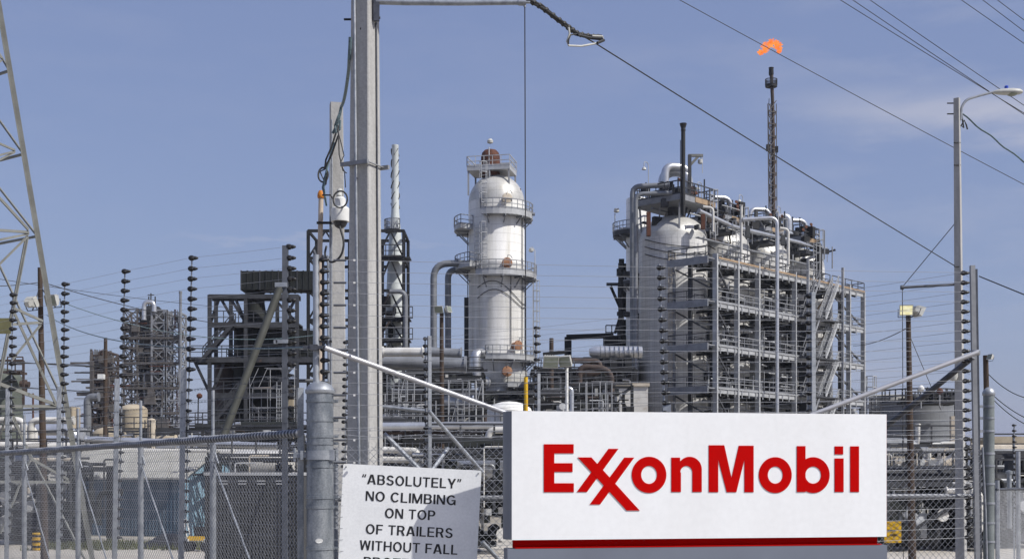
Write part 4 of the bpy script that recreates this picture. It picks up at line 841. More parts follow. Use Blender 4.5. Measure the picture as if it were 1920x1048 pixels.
for li, z in enumerate(ZL):
    # right face walkway
    for (a0, a1) in ((.3, 27.7), (28.3, 37.6)):
        mb = MB()
        mb.hexa([Q(a0, .0, z - .12), Q(a1, .0, z - .12), Q(a1, 3.3, z - .12), Q(a0, 3.3, z - .12)], [Q(a0, .0, z), Q(a1, .0, z), Q(a1, 3.3, z), Q(a0, 3.3, z)])
        for b in (-.22, 3.2): mb.hexa([Q(a0, b, z - .62), Q(a1, b, z - .62), Q(a1, b + .16, z - .62), Q(a0, b + .16, z - .62)], [Q(a0, b, z - .02), Q(a1, b, z - .02), Q(a1, b + .16, z - .02), Q(a0, b + .16, z - .02)])
        mb.hexa([Q(a0, -.34, z - .1), Q(a1, -.34, z - .1), Q(a1, -.225, z - .1), Q(a0, -.225, z - .1)], [Q(a0, -.34, z), Q(a1, -.34, z), Q(a1, -.225, z), Q(a0, -.225, z)])
        k = int((a1 - a0) / 1.6)
        for j in range(k): a = a0 + .5 + j * 1.6; mb.bar(Q(a, -.29, z - .95), Q(a, -.29, z + .05), .1); mb.bar(Q(a, 0, z - .4), Q(a, 3.2, z - .4), .12, .3)
        dk = mb.build('deck', M['lightsteel'], ck, smooth=False)
        MB().rail([Q(a0, -.26, z), Q(a1, -.26, z)] + ([Q(a1, 3.2, z)] if a1 > 30 else []), 1.3, .05, 1.9).build('railing', M['steel' if li else 'midsteel'], dk)
        if li == 0:
            MB().hexa([Q(a0, -.40, z + .01), Q(a1, -.40, z + .01), Q(a1, -.35, z + .01), Q(a0, -.35, z + .01)], [Q(a0, -.40, z + .24), Q(a1, -.40, z + .24), Q(a1, -.35, z + .24), Q(a0, -.35, z + .24)]).build('toe_board', M['tan'], dk)
    # left face walkway
    mb = MB().hexa([Q(-1.6, -.2, z - .12), Q(-.3, -.2, z - .12), Q(-.3, 5.4, z - .12), Q(-1.6, 5.4, z - .12)], [Q(-1.6, -.2, z), Q(-.3, -.2, z), Q(-.3, 5.4, z), Q(-1.6, 5.4, z)])
    mb.hexa([Q(-1.8, -.2, z - .7), Q(-1.65, -.2, z - .7), Q(-1.65, 5.5, z - .7), Q(-1.8, 5.5, z - .7)], [Q(-1.8, -.2, z + .15), Q(-1.65, -.2, z + .15), Q(-1.65, 5.5, z + .15), Q(-1.8, 5.5, z + .15)])
    dk = mb.build('deck', M['steel'], ck, smooth=False)
    MB().rail([Q(-1.72, .1, z), Q(-1.72, 5.4, z), Q(-.3, 5.4, z)], 1.3, .05, 2.4).build('railing', M['midsteel'], dk)
    if li:
        zz = ZL[li - 1]
        MB().bar(Q(-.3, 5.3, zz - .8), Q(-.3, .4, z + 1.6), .17).build('brace', M['midsteel'], ck)
        MB().bar(Q(.4, -.03, zz - .9), Q(4.4, -.03, z + .2), .2).build('brace', M['midsteel'], ck)
        MB().bar(Q(28.4, .1, zz - .9), Q(37.2, .1, z + .5), .2).build('brace', M['midsteel'], ck)
        MB().bar(Q(28.4, 3.3, z + .3), Q(33.0, 3.3, zz - .9), .16).build('brace', M['tan' if li < 3 else 'lightsteel'], ck)
        # stairs
        for b in (-1.15,):
            mb = MB(); p, q = (27.6, zz), (24.0, z)
            for bb in (b - .45, b + .45):
                mb.bar(Q(p[0], bb, p[1]), Q(q[0], bb, q[1]), .1, .32)
                mb.bar(Q(p[0], bb, p[1] + 1.1), Q(q[0], bb, q[1] + 1.1), .09); mb.bar(Q(p[0], bb, p[1] + .6), Q(q[0], bb, q[1] + .6), .07)
                for t in (0, .33, .66, 1): s_ = Q(p[0] + (q[0] - p[0]) * t, bb, p[1] + (q[1] - p[1]) * t); mb.bar(s_, s_ + V(0, 0, 1.1), .08)
            for t in range(1, 18): t /= 18; s_ = Q(p[0] + (q[0] - p[0]) * t, b, p[1] + (q[1] - p[1]) * t); mb.bar(s_ - e2 * .42, s_ + e2 * .42, .28, .06)
            mb.build('stair_flight', M['lightsteel'], ck)
            mb = MB(); p, q = (22.6, zz), (19.4, z)
            for bb in (b - .35, b + .35):
                mb.bar(Q(p[0], bb, p[1]), Q(q[0], bb, q[1]), .1, .3); mb.bar(Q(p[0], bb, p[1] + 1.1), Q(q[0], bb, q[1] + 1.1), .08)
            for t in range(1, 16): t /= 16; s_ = Q(p[0] + (q[0] - p[0]) * t, b, p[1] + (q[1] - p[1]) * t); mb.bar(s_ - e2 * .33, s_ + e2 * .33, .25, .06)
            mb.build('stair_flight', M['steel'], ck)
    mb = MB().hexa([Q(19, -1.7, z - .2), Q(28.4, -1.7, z - .2), Q(28.4, -.42, z - .2), Q(19, -.42, z - .2)], [Q(19, -1.7, z - .02), Q(28.4, -1.7, z - .02), Q(28.4, -.42, z - .02), Q(19, -.42, z - .02)])
    if li: mb.build('stair_landing', M['midsteel'], ck, smooth=False)
for a in (19, 28.4): qcol(a, -1.75, ZL[0] + 2.2, .16, .34, 'lightsteel')
MB().box(Q(24.2, 1.2, 13.01), (1.6, 1.6, 26), rz=math.atan2(e1.y, e1.x)).build('lift_shaft', M['midsteel'], ck, smooth=False)
# clutter inside the frame: valves, horizontal runs, stubs
rnd = random.Random(11)
for li, z in enumerate(ZL[:-1]):
    mb = MB(); mb2 = MB(); mb3 = MB()
    for k in range(9):
        a = rnd.uniform(1, 27); b = rnd.uniform(1.5, 4.2); zz = z - rnd.uniform(.6, 1.6); L_2 = rnd.uniform(2, 9)
        mb.mark(); mb.tube([Q(a, b, zz), Q(min(37, a + L_2), b, zz)], rnd.choice((.1, .14, .2, .3)), 8)
    for k in range(18):
        a = rnd.uniform(.8, 27); b = rnd.uniform(2.6, 4.0); h_ = rnd.uniform(1, 4.6); mb2.mark(); mb2.tube([Q(a, b, z - 4.9), Q(a, b, z - 4.9 + h_)], rnd.choice((.07, .1, .16)), 8)
    for k in range(13):
        a = rnd.uniform(1, 27); b = rnd.uniform(1.6, 4); c_ = Q(a, b, z - 4.9 + rnd.uniform(.4, 2)); mb3.mark(); mb3.box(c_, (rnd.uniform(.4, 1), rnd.uniform(.4, .8), rnd.uniform(.5, 1.3)), rz=.8)
    mb4 = MB()
    for k in range(16):
        a = rnd.uniform(.8, 27); zz = z - rnd.uniform(.7, 4.5); mb4.mark(); mb4.tube([Q(a, rnd.uniform(.3, 1.2), zz), Q(a + rnd.uniform(.6, 3), rnd.uniform(.3, 1.2), zz)], rnd.choice((.05, .07, .1)), 6)
    for (b0, b1, a0, a1) in ((3.4, 12.6, 8.5, 9.6), (3.4, 12.6, 18.5, 19.6), (3.4, 12.6, 28.4, 29.5), (13.1, 14.3, 0, 37.6)):
        db = MB().hexa([Q(a0, b0, z - .5), Q(a1, b0, z - .5), Q(a1, b1, z - .5), Q(a0, b1, z - .5)], [Q(a0, b0, z), Q(a1, b0, z), Q(a1, b1, z), Q(a0, b1, z)]); db.build('shading_deck', M['midsteel'], ck, smooth=False)  # added decks and back beams that shade the gaps between drums
    for b in (1.0, 2.2, 3.0):
        MB().bar(Q(.3, b, z - .38), Q(37.4, b, z - .38), .16, .36).build('joist', M['midsteel'], ck)
    for a in (2.2, 7, 12, 16.5, 21, 25.6): MB().bar(Q(a, .1, z - .75), Q(a, 4.0, z - .75), .14, .3).build('outrigger', M['darksteel'], ck)
    mb4.split('small_pipe', M['lightsteel'], ck)
    MB().rail([Q(.4, 3.1, z), Q(27.6, 3.1, z)], 1.2, .04, 2.3).build('inner_railing', M['midsteel'], ck)
    for a in (3.2, 11.4, 17, 24.8): MB().tube([Q(a, .1, z), Q(a, .1, z + 2.6), Q(a, .8, z + 2.6)], .04, 6).lathe([(.05, 0), (.16, .06), (.16, .2), (.05, .25)], Q(a, .8, z + 2.4), 8).build('walkway_lamp', M['lightsteel'], ck)
    MB().bar(Q(.4, 2.7, z + 2.9), Q(27, 2.7, z + 2.9), .5, .12).build('cable_tray', M['steel'], ck)
    mb.split('pipe_run', M[rnd.choice(['greypipe', 'darksteel', 'midsteel'])], ck); mb2.split('riser', M['lightsteel'], ck); mb3.split('valve_box', M['darksteel'], ck)
for a in (0, 9, 19, 29, 37.6): qcol(a, 13.7, ZL[0] + 1, .4, .5, 'darksteel')  # back row added so the gaps between drums stay dark
for a in (9.05, 19.05, 29): MB().bar(Q(a, 4.1, 0), Q(a, 4.1, ZL[0] - 2), .8, 1.0).build('cable_riser', M['darksteel'], ck)
# cage ladder on first drum
n_ = (-e1 * .75 - e2 * .35).normalized()
lad = Q(4, DBb, 0) + (Q(-1.2, 5.2, 0) - Q(4, DBb, 0)).normalized() * (DRr + .5)
MB().ladder(lad + V(0, 0, 8), lad + V(0, 0, 29.5), .8, e1 + e2 * -.9, .045, .5, True, (lad - Q(4, DBb, 0))).build('cage_ladder', M['cream'], ck)
# deck above each drum
dtl = ['railed platform with tan edge and big silver pipe bend over the leftmost coke drum', 'railed platform with small silver bend over the second coke drum', 'railed platform over the third coke drum, beside the flare stack', 'railed platform over the rightmost coke drum']
def drum_deck(i, a):
    b0 = Q(a, DBb, 0); zt_ = zv(405, 158.6) + (1.7 if i == 0 else 1.1)
    root = thing('drum_platform', dtl[i], 'platform', V(b0.x, b0.y, zt_), 'platforms on top of the coke drums')
    h = 3.7 if i == 0 else 2.5; q = lambda x, y, z: b0 + e1 * x + e2 * y + V(0, 0, zt_ + z)
    mb = MB().hexa([q(-h, -h, -.7), q(h, -h, -.7), q(h, h, -.7), q(-h, h, -.7)], [q(-h, -h, 0), q(h, -h, 0), q(h, h, 0), q(-h, h, 0)])
    mb.build('deck', M['steel'], root, smooth=False)
    MB().hexa([q(-h * .2, -h - .08, -.6), q(h, -h - .08, -.6), q(h, -h - .003, -.6), q(-h * .2, -h - .003, -.6)], [q(-h * .2, -h - .08, .0), q(h, -h - .08, .0), q(h, -h - .003, .0), q(-h * .2, -h - .003, .0)]).build('toe_board', M['tan'], root)
    MB().rail([q(-h, -h, 0), q(h, -h, 0), q(h, h, 0), q(-h, h, 0)], 1.6, .06, 1.3, closed=True).build('railing', M['midsteel'], root)
    for sx in (-1, 1):
        for sy in (-1, 1): MB().bar(q(sx * h * .8, sy * h * .8, -.7), q(sx * h * .75, sy * h * .75, -4.2), .22).build('leg', M['steel'], root)
    mb = MB(); rr_ = random.Random(40 + i)
    for k in range(12): mb.mark(); mb.box(q(rr_.uniform(-2.8, 2.8), rr_.uniform(-2.8, 2.8), rr_.uniform(.4, 1.5)), (rr_.uniform(.4, 1.2), rr_.uniform(.4, 1), rr_.uniform(.6, 1.8)), rz=rr_.random())
    for k in range(10): x, y = rr_.uniform(-3, 3), rr_.uniform(-3, 3); mb.mark(); mb.tube([q(x, y, 0), q(x, y, rr_.uniform(1.2, 3))], .09, 6)
    mb.split('valve', M['darksteel'], root)
    mb = MB()
    for k in range(4): mb.mark(); mb.lathe([(.2, 0), (.24, .05), (.2, .1)], q(rr_.uniform(-2.5, 2.5), -2.6, rr_.uniform(.8, 2)), 10, axis=(.3, -1, .2))
    mb.split('handwheel', M['rust'], root)
    pipe('vapour_pipe', '', [q(-.3, 1, 0), q(-.3, 1, 3.0 + (1.6 if i == 0 else 0)), q(-.3 + 2.6, -.6, 3.0 + (1.6 if i == 0 else 0)), q(2.3, -.6, .4)], .5 if i == 0 else .3, M['silver'], parent=root, rad=1.1)
    mb = MB().ladder(q(h * .7, -h - .3, -5), q(h * .7, -h - .3, 1.3), .8, e1, .05, .5, True, -e2); mb.build('cage_ladder', M['lightsteel'], root)
    mb = MB().tube(fillet([q(-h, h * .3, 0), q(-h, h * .3, 4.4), q(-h - .9, h * .3, 4.4), q(-h - .9, h * .3, 3.8)], .5), .05, 6); d_ = mb.build('lamp_mast', M['lightsteel'], root); MB().lathe([(.3, 0), (.2, .25), (.05, .35)], q(-h - .9, h * .3, 3.4), 12).build('lamp', M['lampgrey'], d_)
    return root
for i, a in enumerate(DA): drum_deck(i, a)
rnd = random.Random(77)
tc = thing('overhead_pipework', 'tangle of thin pipes, valves and ladders around the coke drum domes', 'pipework', Q(19, 8, 30))
for k in range(46):
    a = rnd.uniform(-1, 31); b = rnd.uniform(2.5, 11); z = rnd.uniform(31.5, 36.5); r = rnd.choice((.06, .08, .1, .14)); L2 = rnd.uniform(1.5, 6); dz = rnd.uniform(-2.5, 2)
    pipe('pipe', '', [Q(a, b, z), Q(a + L2, b, z), Q(a + L2, b + rnd.uniform(-1.5, 1.5), z + dz)], r, M[rnd.choice(['greypipe', 'darksteel', 'midsteel', 'lightsteel', 'rustdark'])], parent=tc, rad=.4, n=6)
for k in range(34):
    a = rnd.uniform(0, 36); b = rnd.uniform(1, 9); z = rnd.uniform(28.5, 33.5); MB().tube([Q(a, b, z), Q(a, b, z + rnd.uniform(1.2, 4.6))], rnd.choice((.05, .06, .09)), 6).build('riser', M[rnd.choice(['lightsteel', 'steel', 'darksteel'])], tc)
for k in range(40):
    a = rnd.uniform(0, 33); b = rnd.uniform(3, 10); c_ = Q(a, b, rnd.uniform(32.5, 36.8)); MB().box(c_, (rnd.uniform(.3, 1.3), rnd.uniform(.3, 1), rnd.uniform(.3, 1.1)), rz=rnd.random()).build('valve', M[rnd.choice(['darksteel', 'darksteel', 'midsteel', 'rustdark'])], tc)
for a in (9.5, 20, 30): MB().ladder(Q(a, 3.2, 28.5), Q(a, 3.2, 34.5), .8, e1, .045, .5, True, -e2).build('cage_ladder', M['lightsteel'], tc)
for a in (9.2, 19.4, 29.4):
    MB().hexa([Q(a - 1.2, 3.5, 33.0), Q(a + 1.2, 3.5, 33.0), Q(a + 1.2, 10, 33.0), Q(a - 1.2, 10, 33.0)], [Q(a - 1.2, 3.5, 33.3), Q(a + 1.2, 3.5, 33.3), Q(a + 1.2, 10, 33.3), Q(a - 1.2, 10, 33.3)]).build('cross_deck', M['midsteel'], tc, smooth=False)
    MB().rail([Q(a - 1.2, 10, 33.3), Q(a - 1.2, 3.5, 33.3), Q(a + 1.2, 3.5, 33.3), Q(a + 1.2, 10, 33.3)], 1.3, .05, 1.6).build('railing', M['midsteel'], tc)
pipe('overhead_pipe', 'large silver inverted-U pipe at the very top of the coke drum structure', [P(1243, 372, 161), P(1243, 322, 161), P(1290, 322, 160), P(1290, 372, 160)], S(9.5, 160), M['silver'], rad=2.4, n=18)
pipe('process_pipe', 'upper grey pipe bending down beside the vessel left of the coke drums', [P(1255, 347, 156), P(1186, 350, 156), P(1186, 775, 156)], S(5, 156), M['greypipe'], rad=1.0)
pipe('process_pipe', 'lower grey pipe bending down in front of the vessel left of the coke drums', [P(1260, 362, 154.5), P(1192, 364, 154.5), P(1192, 775, 154.5)], S(4.2, 156), M['greypipe'], rad=1.0)
pipe('process_pipe', 'pale vertical pipe with a bend, standing in front of the walkways', [P(1392, 412, 157), P(1457, 408, 157), P(1457, 790, 157), G(1457, 157)], S(3.6, 157), M['silver'], rad=1.0)
pipe('process_pipe', 'long silver pipe sloping down from the left drum platform to the right', [P(1310, 395, 154), P(1375, 425, 158), P(1500, 455, 172), P(1540, 470, 178)], .24, M['silver'])
pipe('process_pipe', 'thin pale goal-post pipe above the top walkway', [P(1337, 435, 152), P(1337, 390, 152), P(1318, 388, 152)], .16, M['whitepipe'], rad=.5)
pipe('process_pipe', 'thin pale hooked pipe over the third drum', [P(1478, 500, 165), P(1478, 430, 165), P(1462, 428, 165)], .18, M['whitepipe'], rad=.6)
pipe('process_pipe', 'slim pale pipe standing on the walkway near the second drum', [P(1390, 520, 157), P(1390, 385, 157)], .16, M['whitepipe'])
pipe('process_pipe', 'silver pipe bend at the right end of the drum tops', [P(1458, 408, 176), P(1478, 406, 176), P(1478, 440, 176)], .55, M['silver'], rad=1.2)
pipe('process_pipe', 'dark thick pipe by the rightmost drum dome', [P(1535, 560, 176), P(1535, 462, 176), P(1530, 455, 176)], .5, M['darksteel'])
# vessel left of drums
vv = thing('process_vessel', 'narrow grey vertical vessel with flat top just left of the coke drums', 'vessel', G(1194, 165)); g0 = vv.location
MB().lathe([(S(20, 165), 0), (S(20, 165), zv(376, 165)), (S(19, 165), zv(373, 165)), (S(8, 165), zv(371, 165))], g0, 40).build('shell', M['column'], vv)
deck_ring(vv, g0, S(20, 165) + .03, S(45, 165), 120, 260, zv(437, 165), .5, m='midsteel')
deck_ring(vv, g0, S(20, 165) + .03, S(33, 165), 120, 260, zv(530, 165), .4, m='midsteel')
mb = MB().tube([P(1153, 432, 160), P(1153, 400, 160)], .06, 6); d_ = mb.build('lamp_mast', M['lightsteel'], vv); MB().lathe([(.1, 0), (.35, .1), (.3, .5), (.05, .55)], P(1156, 399, 160), 12).build('lamp', M['lampgrey'], d_)
for k, (u, v0, v1, m_) in enumerate(((1216, 398, 443, 'rust'), (1318, 402, 430, 'rust'), (1402, 424, 446, 'box'), (1468, 441, 460, 'box'))):
    a_ = P(u, v1, 153.6); b_ = P(u, v0, 153.6); T(MB().hexa([a_ + V(-.24, -.3, 0), a_ + V(.24, -.3, 0), a_ + V(.24, .3, 0), a_ + V(-.24, .3, 0)], [b_ + V(-.24, -.25, .0), b_ + V(.24, -.25, 0), b_ + V(.24, .25, 0), b_ + V(-.24, .25, 0)]).build('level_gauge', M[m_], None),
      ['tall rusty box on the left shoulder of the leftmost coke drum', 'rusty box on the right shoulder of the leftmost coke drum', 'dark box on the shoulder of the second coke drum', 'dark box on the shoulder of the third coke drum'][k], 'instrument box')
# vent stack, jib
vt = thing('vent_stack', 'thin black vent stack with flared cup above the leftmost drum', 'stack', P(1281, 405, 153)); q = vt.location; zz = zv(232, 153) - q.z
MB().lathe([(S(4, 153), 0), (S(4, 153), zz - 1.2), (S(3.7, 153), zz - 1)], q, 18).build('pipe', M['darksteel'], vt)
MB().lathe([(S(3.8, 153), zz - 1.0), (S(4.8, 153), zz - .8), (S(4, 153), zz - .6), (S(6.6, 153), zz - .1), (S(6.8, 153), zz), (S(4.5, 153), zz + .02)], q, 20).build('cup', M['black'], vt)
MB().tube([q + V(-.33, -.1, 0), q + V(-.34, -.1, zz - 2)], .045, 6).build('conduit', M['darksteel'], vt)
jb = thing('jib_crane', 'small beige jib crane with a hanging hook on top of the drum structure', 'crane', P(1293, 365, 155)); q = jb.location
MB().bar(q, P(1293, 291, 155), .4).build('mast', M['midsteel'], jb); MB().bar(P(1291, 292, 155), P(1318, 292, 155), .35, .3).build('boom', M['beige'], jb); MB().bar(P(1295, 309, 155), P(1309, 294, 155), .28).build('strut', M['beige'], jb)
mb = MB().tube([P(1314, 294, 155), P(1314, 304, 155)], .05, 6); mb.lathe([(.1, 0), (.3, .1), (.3, .5), (.1, .6)], P(1313, 308, 155), 10); mb.tube([P(1317, 294, 155), P(1317, 325, 155)], .04, 6); mb.build('hoist', M['lampgrey'], jb)
def frame_rail(name, label, cat, pts, h, m='midsteel', sp=1.4): return T(MB().rail(pts, h, .05, sp).build(name, M[m], None), label, cat)
# dark cantilever left of drums
ct = thing('cantilever_platform', 'dark cantilevered platform on a strut left of the coke drum vessel', 'platform', P(1160, 640, 168)); 
MB().hexa([P(1137, 536, 166), P(1180, 536, 166), P(1182, 536, 170), P(1139, 536, 170)], [P(1137, 530, 166), P(1180, 530, 166), P(1182, 530, 170), P(1139, 530, 170)]).build('deck', M['midsteel'], ct)
MB().bar(P(1145, 537, 168), P(1166, 585, 168), .35).build('strut', M['darksteel'], ct); MB().bar(P(1166, 582, 168), P(1153, 625, 168), .35).build('strut', M['darksteel'], ct); MB().bar(P(1166, 500, 168), P(1166, 660, 168), .5).build('column', M['darksteel'], ct)
MB().box(P(1158, 642, 168), (3.6, 3, 1.5)).build('equipment_box', M['darksteel'], ct)
MB().rail([P(1136, 636, 166), P(1180, 636, 166)], 1.8, .07, .8).build('railing', M['darksteel'], ct)
mb = MB(); rnd = random.Random(8)
for k in range(16): v = rnd.uniform(500, 625); u = rnd.uniform(1160, 1180); mb.mark(); mb.box(P(u, v, 167), (rnd.uniform(.3, 1.2), .6, rnd.uniform(.5, 2.5)))
mb.split('valve', M['darksteel'], ct)
MB().bar(P(1062, 632, 168), P(1150, 629, 168), .9, .6).build('beam', M['darksteel'], ct); MB().bar(P(1065, 632, 168), P(1065, 700, 168), .9).build('column', M['darksteel'], ct)
# ================================================================== FLARE
FY = 230.0
fl = thing('flare_stack', 'tall rusty dark flare stack with lattice mast and small ring platform', 'flare stack', G(1452, FY)); g0 = fl.location
pF = lambda u, v, dy=0: P(u, v, FY + dy)
MB().tube([g0, pF(1450, 300), pF(1449, 200), pF(1446, 128)], [S(4.4, FY), S(4.0, FY), S(3.1, FY), S(3.6, FY)], 14).build('riser', mat('flare_riser', (.095, .065, .048), (.042, .034, .03), scale=.35, rough=.8, fine=.3, c3=(.16, .08, .05)), fl)
mb = MB(); legs = [(1440, -1.2), (1456, 0), (1445, 1.8)]
for u, dy in legs: mb.bar(V(P(u + 4, 0, FY).x, FY + dy, 0), P(u - .5, 195, FY + dy), S(1.4, FY))
z_ = 2
while z_ < zv(197, FY):
    t = (z_) / zv(195, FY); L3 = [V(P(u + 4 - 4.5 * t, 0, FY).x, FY + dy, z_) for u, dy in legs]; L4 = [V(p.x, p.y, z_ + 2.2) for p in L3]
    for k in range(3): mb.bar(L3[k], L4[(k + 1) % 3], .11); mb.bar(L3[k], L3[(k + 1) % 3], .11)
    z_ += 2.2
mb.build('lattice_mast', M['brownsteel'], fl)
deck_ring(fl, V(pF(1446, 0).x, FY, 0), .3, S(11, FY), 0, 360, zv(161, FY), .25, 1.1, m='darksteel', rr=.035, br=False)
MB().lathe([(.3, 0), (.46, .3), (.42, 1.2), (.47, 1.5)], pF(1446, 143), 14).build('tip', M['darksteel'], fl)
mb = MB()
for v in (275, 280): mb.mark(); mb.box(pF(1440, v), (.6, .6, .7)); mb.mark(); mb.box(pF(1456, v + 3), (.5, .6, .6))
mb.split('lamp_box', M['darksteel'], fl)
# flame: many small tongues merged in one ragged body
rnd = random.Random(21); mb = MB()
path = [(1422, 100, 3), (1428, 98, 6.5), (1434, 92, 9), (1439, 85, 8.5), (1447, 80, 7.5), (1454, 82, 9.5), (1460, 87, 8), (1463, 94, 4.5), (1459, 99, 2)]
for i in range(420):
    t = rnd.random() * (len(path) - 1); k = int(t); f = t - k; u, v, r_ = [path[k][j] * (1 - f) + path[k + 1][j] * f for j in range(3)]
    a_ = rnd.uniform(0, 6.28); rr_ = r_ * math.sqrt(rnd.random()) * .95; c_ = P(u + rr_ * math.cos(a_), v + rr_ * math.sin(a_), FY + rnd.uniform(-.5, .5)); s_ = S(rnd.uniform(.6, 2.7) * (1.15 - .5 * rr_ / r_), FY)
    ax = V(rnd.uniform(-1, 1), rnd.uniform(-1, 1), rnd.uniform(-.2, 1)).normalized()
    mb.lathe([(0, -s_), (s_ * .7, -s_ * .55), (s_ * .9, 0), (s_ * .5, s_ * .8), (s_ * .12, s_ * 1.5), (0, s_ * 1.7)], c_, 7, axis=ax)
T(mb.build('flame', M['flame'], None), 'orange gas flame floating above the flare stack tip', 'flame')
# ================================================================== LEFT STRUCTURES
def lattice(mb, p00, w_, d_, z0_, z1_, n, leg=.35, br=.18, rz=0, xbr=True, sides=(0, 1, 2, 3)):
    m = Matrix.Rotation(rz, 3, 'Z'); cs = [p00 + m @ V(x, y, 0) for x, y in ((-w_ / 2, -d_ / 2), (w_ / 2, -d_ / 2), (w_ / 2, d_ / 2), (-w_ / 2, d_ / 2))]
    for c in cs: mb.bar(V(c.x, c.y, z0_), V(c.x, c.y, z1_), leg)
    for k in range(n):
        a = z0_ + (z1_ - z0_) * k / n; b = z0_ + (z1_ - z0_) * (k + 1) / n
        for s in sides:
            p, q = cs[s], cs[(s + 1) % 4]; mb.bar(V(p.x, p.y, b), V(q.x, q.y, b), br * 1.4)
            if xbr: mb.bar(V(p.x, p.y, a), V(q.x, q.y, b), br); mb.bar(V(q.x, q.y, a), V(p.x, p.y, b), br)
    return mb
# dark reactor structure (u 360-560)
DY = 130.0
rs = thing('reactor_structure', 'dark open steel structure with ducts, stairs and platforms left of the concrete poles', 'steel structure', G(475, DY))
for u, dy in ((393, 0), (433, 7), (461, 0), (557, 0), (520, 7), (405, 7)):
    MB().ibeam(V(P(u, 0, DY + dy).x, DY + dy, 0), P(u, 553, DY + dy), .36, .36).build('column', M['midsteel'], rs)
zz = lambda v, dy=0: zv(v, DY + dy)
for v, u0, u1, dep, m_ in ((553, 391, 559, 1.6, 'midsteel'), (607, 391, 560, 2.6, 'midsteel'), (672, 357, 592, 2.8, 'midsteel'), (739, 391, 560, 2.0, 'midsteel'), (797, 366, 560, 3, 'darksteel')):
    mb = MB(); x0, x1 = P(u0, 0, DY).x, P(u1, 0, DY).x; z = zz(v)
    mb.box(((x0 + x1) / 2, DY + dep / 2, z), (x1 - x0, dep, .15)); mb.box(((x0 + x1) / 2, DY - .1, z - .2), (x1 - x0, .2, .4)); mb.box(((x0 + x1) / 2, DY + dep, z - .2), (x1 - x0, .2, .4))
    dk = mb.build('deck', M[m_], rs, smooth=False)
    if v != 553: MB().rail([V(x0, DY, z), V(x1, DY, z)], 1.3, .042, 1.5).build('railing', M['midsteel'], dk)
for (ua, va, ub, vb) in ((395, 605, 412, 556), (440, 605, 412, 556), (393, 660, 440, 612), (397, 738, 420, 680), (364, 675, 392, 735), (390, 790, 440, 742), (430, 556, 460, 604), (461, 606, 440, 556), (500, 740, 556, 680), (556, 738, 520, 680), (510, 556, 556, 604), (556, 556, 530, 606), (462, 742, 500, 795), (520, 742, 556, 795)):
    MB().bar(P(ua, va, DY + .2), P(ub, vb, DY + .2), .26).build('brace', M['midsteel'], rs)
def stair(root, a, b, w_=.9, m='midsteel'):
    mb = MB(); a = Vector(a); b = Vector(b)
    for dy in (0, w_):
        o = V(0, dy, 0); mb.bar(a + o, b + o, .1, .35); mb.bar(a + o + V(0, 0, 1.1), b + o + V(0, 0, 1.1), .09); mb.bar(a + o + V(0, 0, .6), b + o + V(0, 0, .6), .07)
        for t in (0, .25, .5, .75, 1): p = a.lerp(b, t) + o; mb.bar(p, p + V(0, 0, 1.1), .08)
    for t in range(1, 16): p = a.lerp(b, t / 16); mb.bar(p, p + V(0, w_, 0), .28, .06)
    return mb.build('stair_flight', M[m], root)
stair(rs, P(438, 606, DY - 1), P(380, 672, DY - 1)); stair(rs, P(446, 738, DY - 1), P(395, 797, DY - 1)); stair(rs, P(425, 672, DY + 3), P(470, 735, DY + 3))
rb = G(478, DY + 3.5)
MB().lathe([(1.5, 0), (1.6, zz(800)), (2.2, zz(760)), (2.2, zz(690)), (1.4, zz(660)), (1.35, zz(600)), (1.0, zz(560)), (1.0, zz(540))], rb, 28).build('reactor_shell', M['duct'], rs)
mb = MB().box(P(513, 720, DY + 5), (S(36, DY), 2.5, S(190, DY))); mb.build('dark_casing', M['duct'], rs)
mb = MB().box(P(540, 770, DY + 6), (S(24, DY), 1.5, S(120, DY))); mb.build('pale_casing', M['tantank'], rs)
mb = MB().lathe([(1.1, zz(790)), (1.2, zz(690)), (.9, zz(670))], G(425, DY + 4), 20); mb.build('rusty_vessel', M['rustdark'], rs)
rnd = random.Random(17)
for name_, m_, cnt in (('pipe_run', 'darksteel', 26), ('valve_box', 'duct', 24), ('pale_pipe', 'greypipe', 10)):
    mb = MB()
    for k in range(cnt):
        p = P(rnd.uniform(440, 552), rnd.uniform(620, 810), DY + rnd.uniform(1, 6))
        mb.mark()
        if name_ == 'valve_box': mb.box(p, (rnd.uniform(.5, 1.6), 1, rnd.uniform(.5, 2)))
        elif rnd.random() < .5: mb.tube([p, p + V(rnd.uniform(1, 4), 0, 0)], rnd.uniform(.1, .28), 8)
        else: mb.tube([p, p + V(0, 0, rnd.uniform(1, 5))], rnd.uniform(.08, .2), 8)
    mb.split(name_, M[m_], rs)
# ducts
def duct(label, u0, u1, v0, v1, Y, dep, n):
    root = thing('ribbed_duct', label, 'duct', P((u0 + u1) / 2, v1, Y)); a = P(u0, v1, Y); b = P(u1, v0, Y)
    MB().box(((a.x + b.x) / 2, Y + dep / 2, (a.z + b.z) / 2), (b.x - a.x, dep, b.z - a.z)).build('casing', M['duct'], root, smooth=False)
    for i in range(n + 1):
        x = a.x + (b.x - a.x) * i / n; MB().box((x, Y + dep / 2, (a.z + b.z) / 2), (.12, dep + .12, b.z - a.z + .1)).build('rib', M['midsteel' if i % 3 == 0 else 'duct'], root, smooth=False)
    return root
duct('upper dark ribbed duct, high beside the steel post with the leaning stay', 452, 592, 508, 543, DY + 2, 2.6, 12)
duct('lower, longer dark ribbed duct in the reactor structure', 442, 592, 619, 668, DY + 1.2, 3, 10)
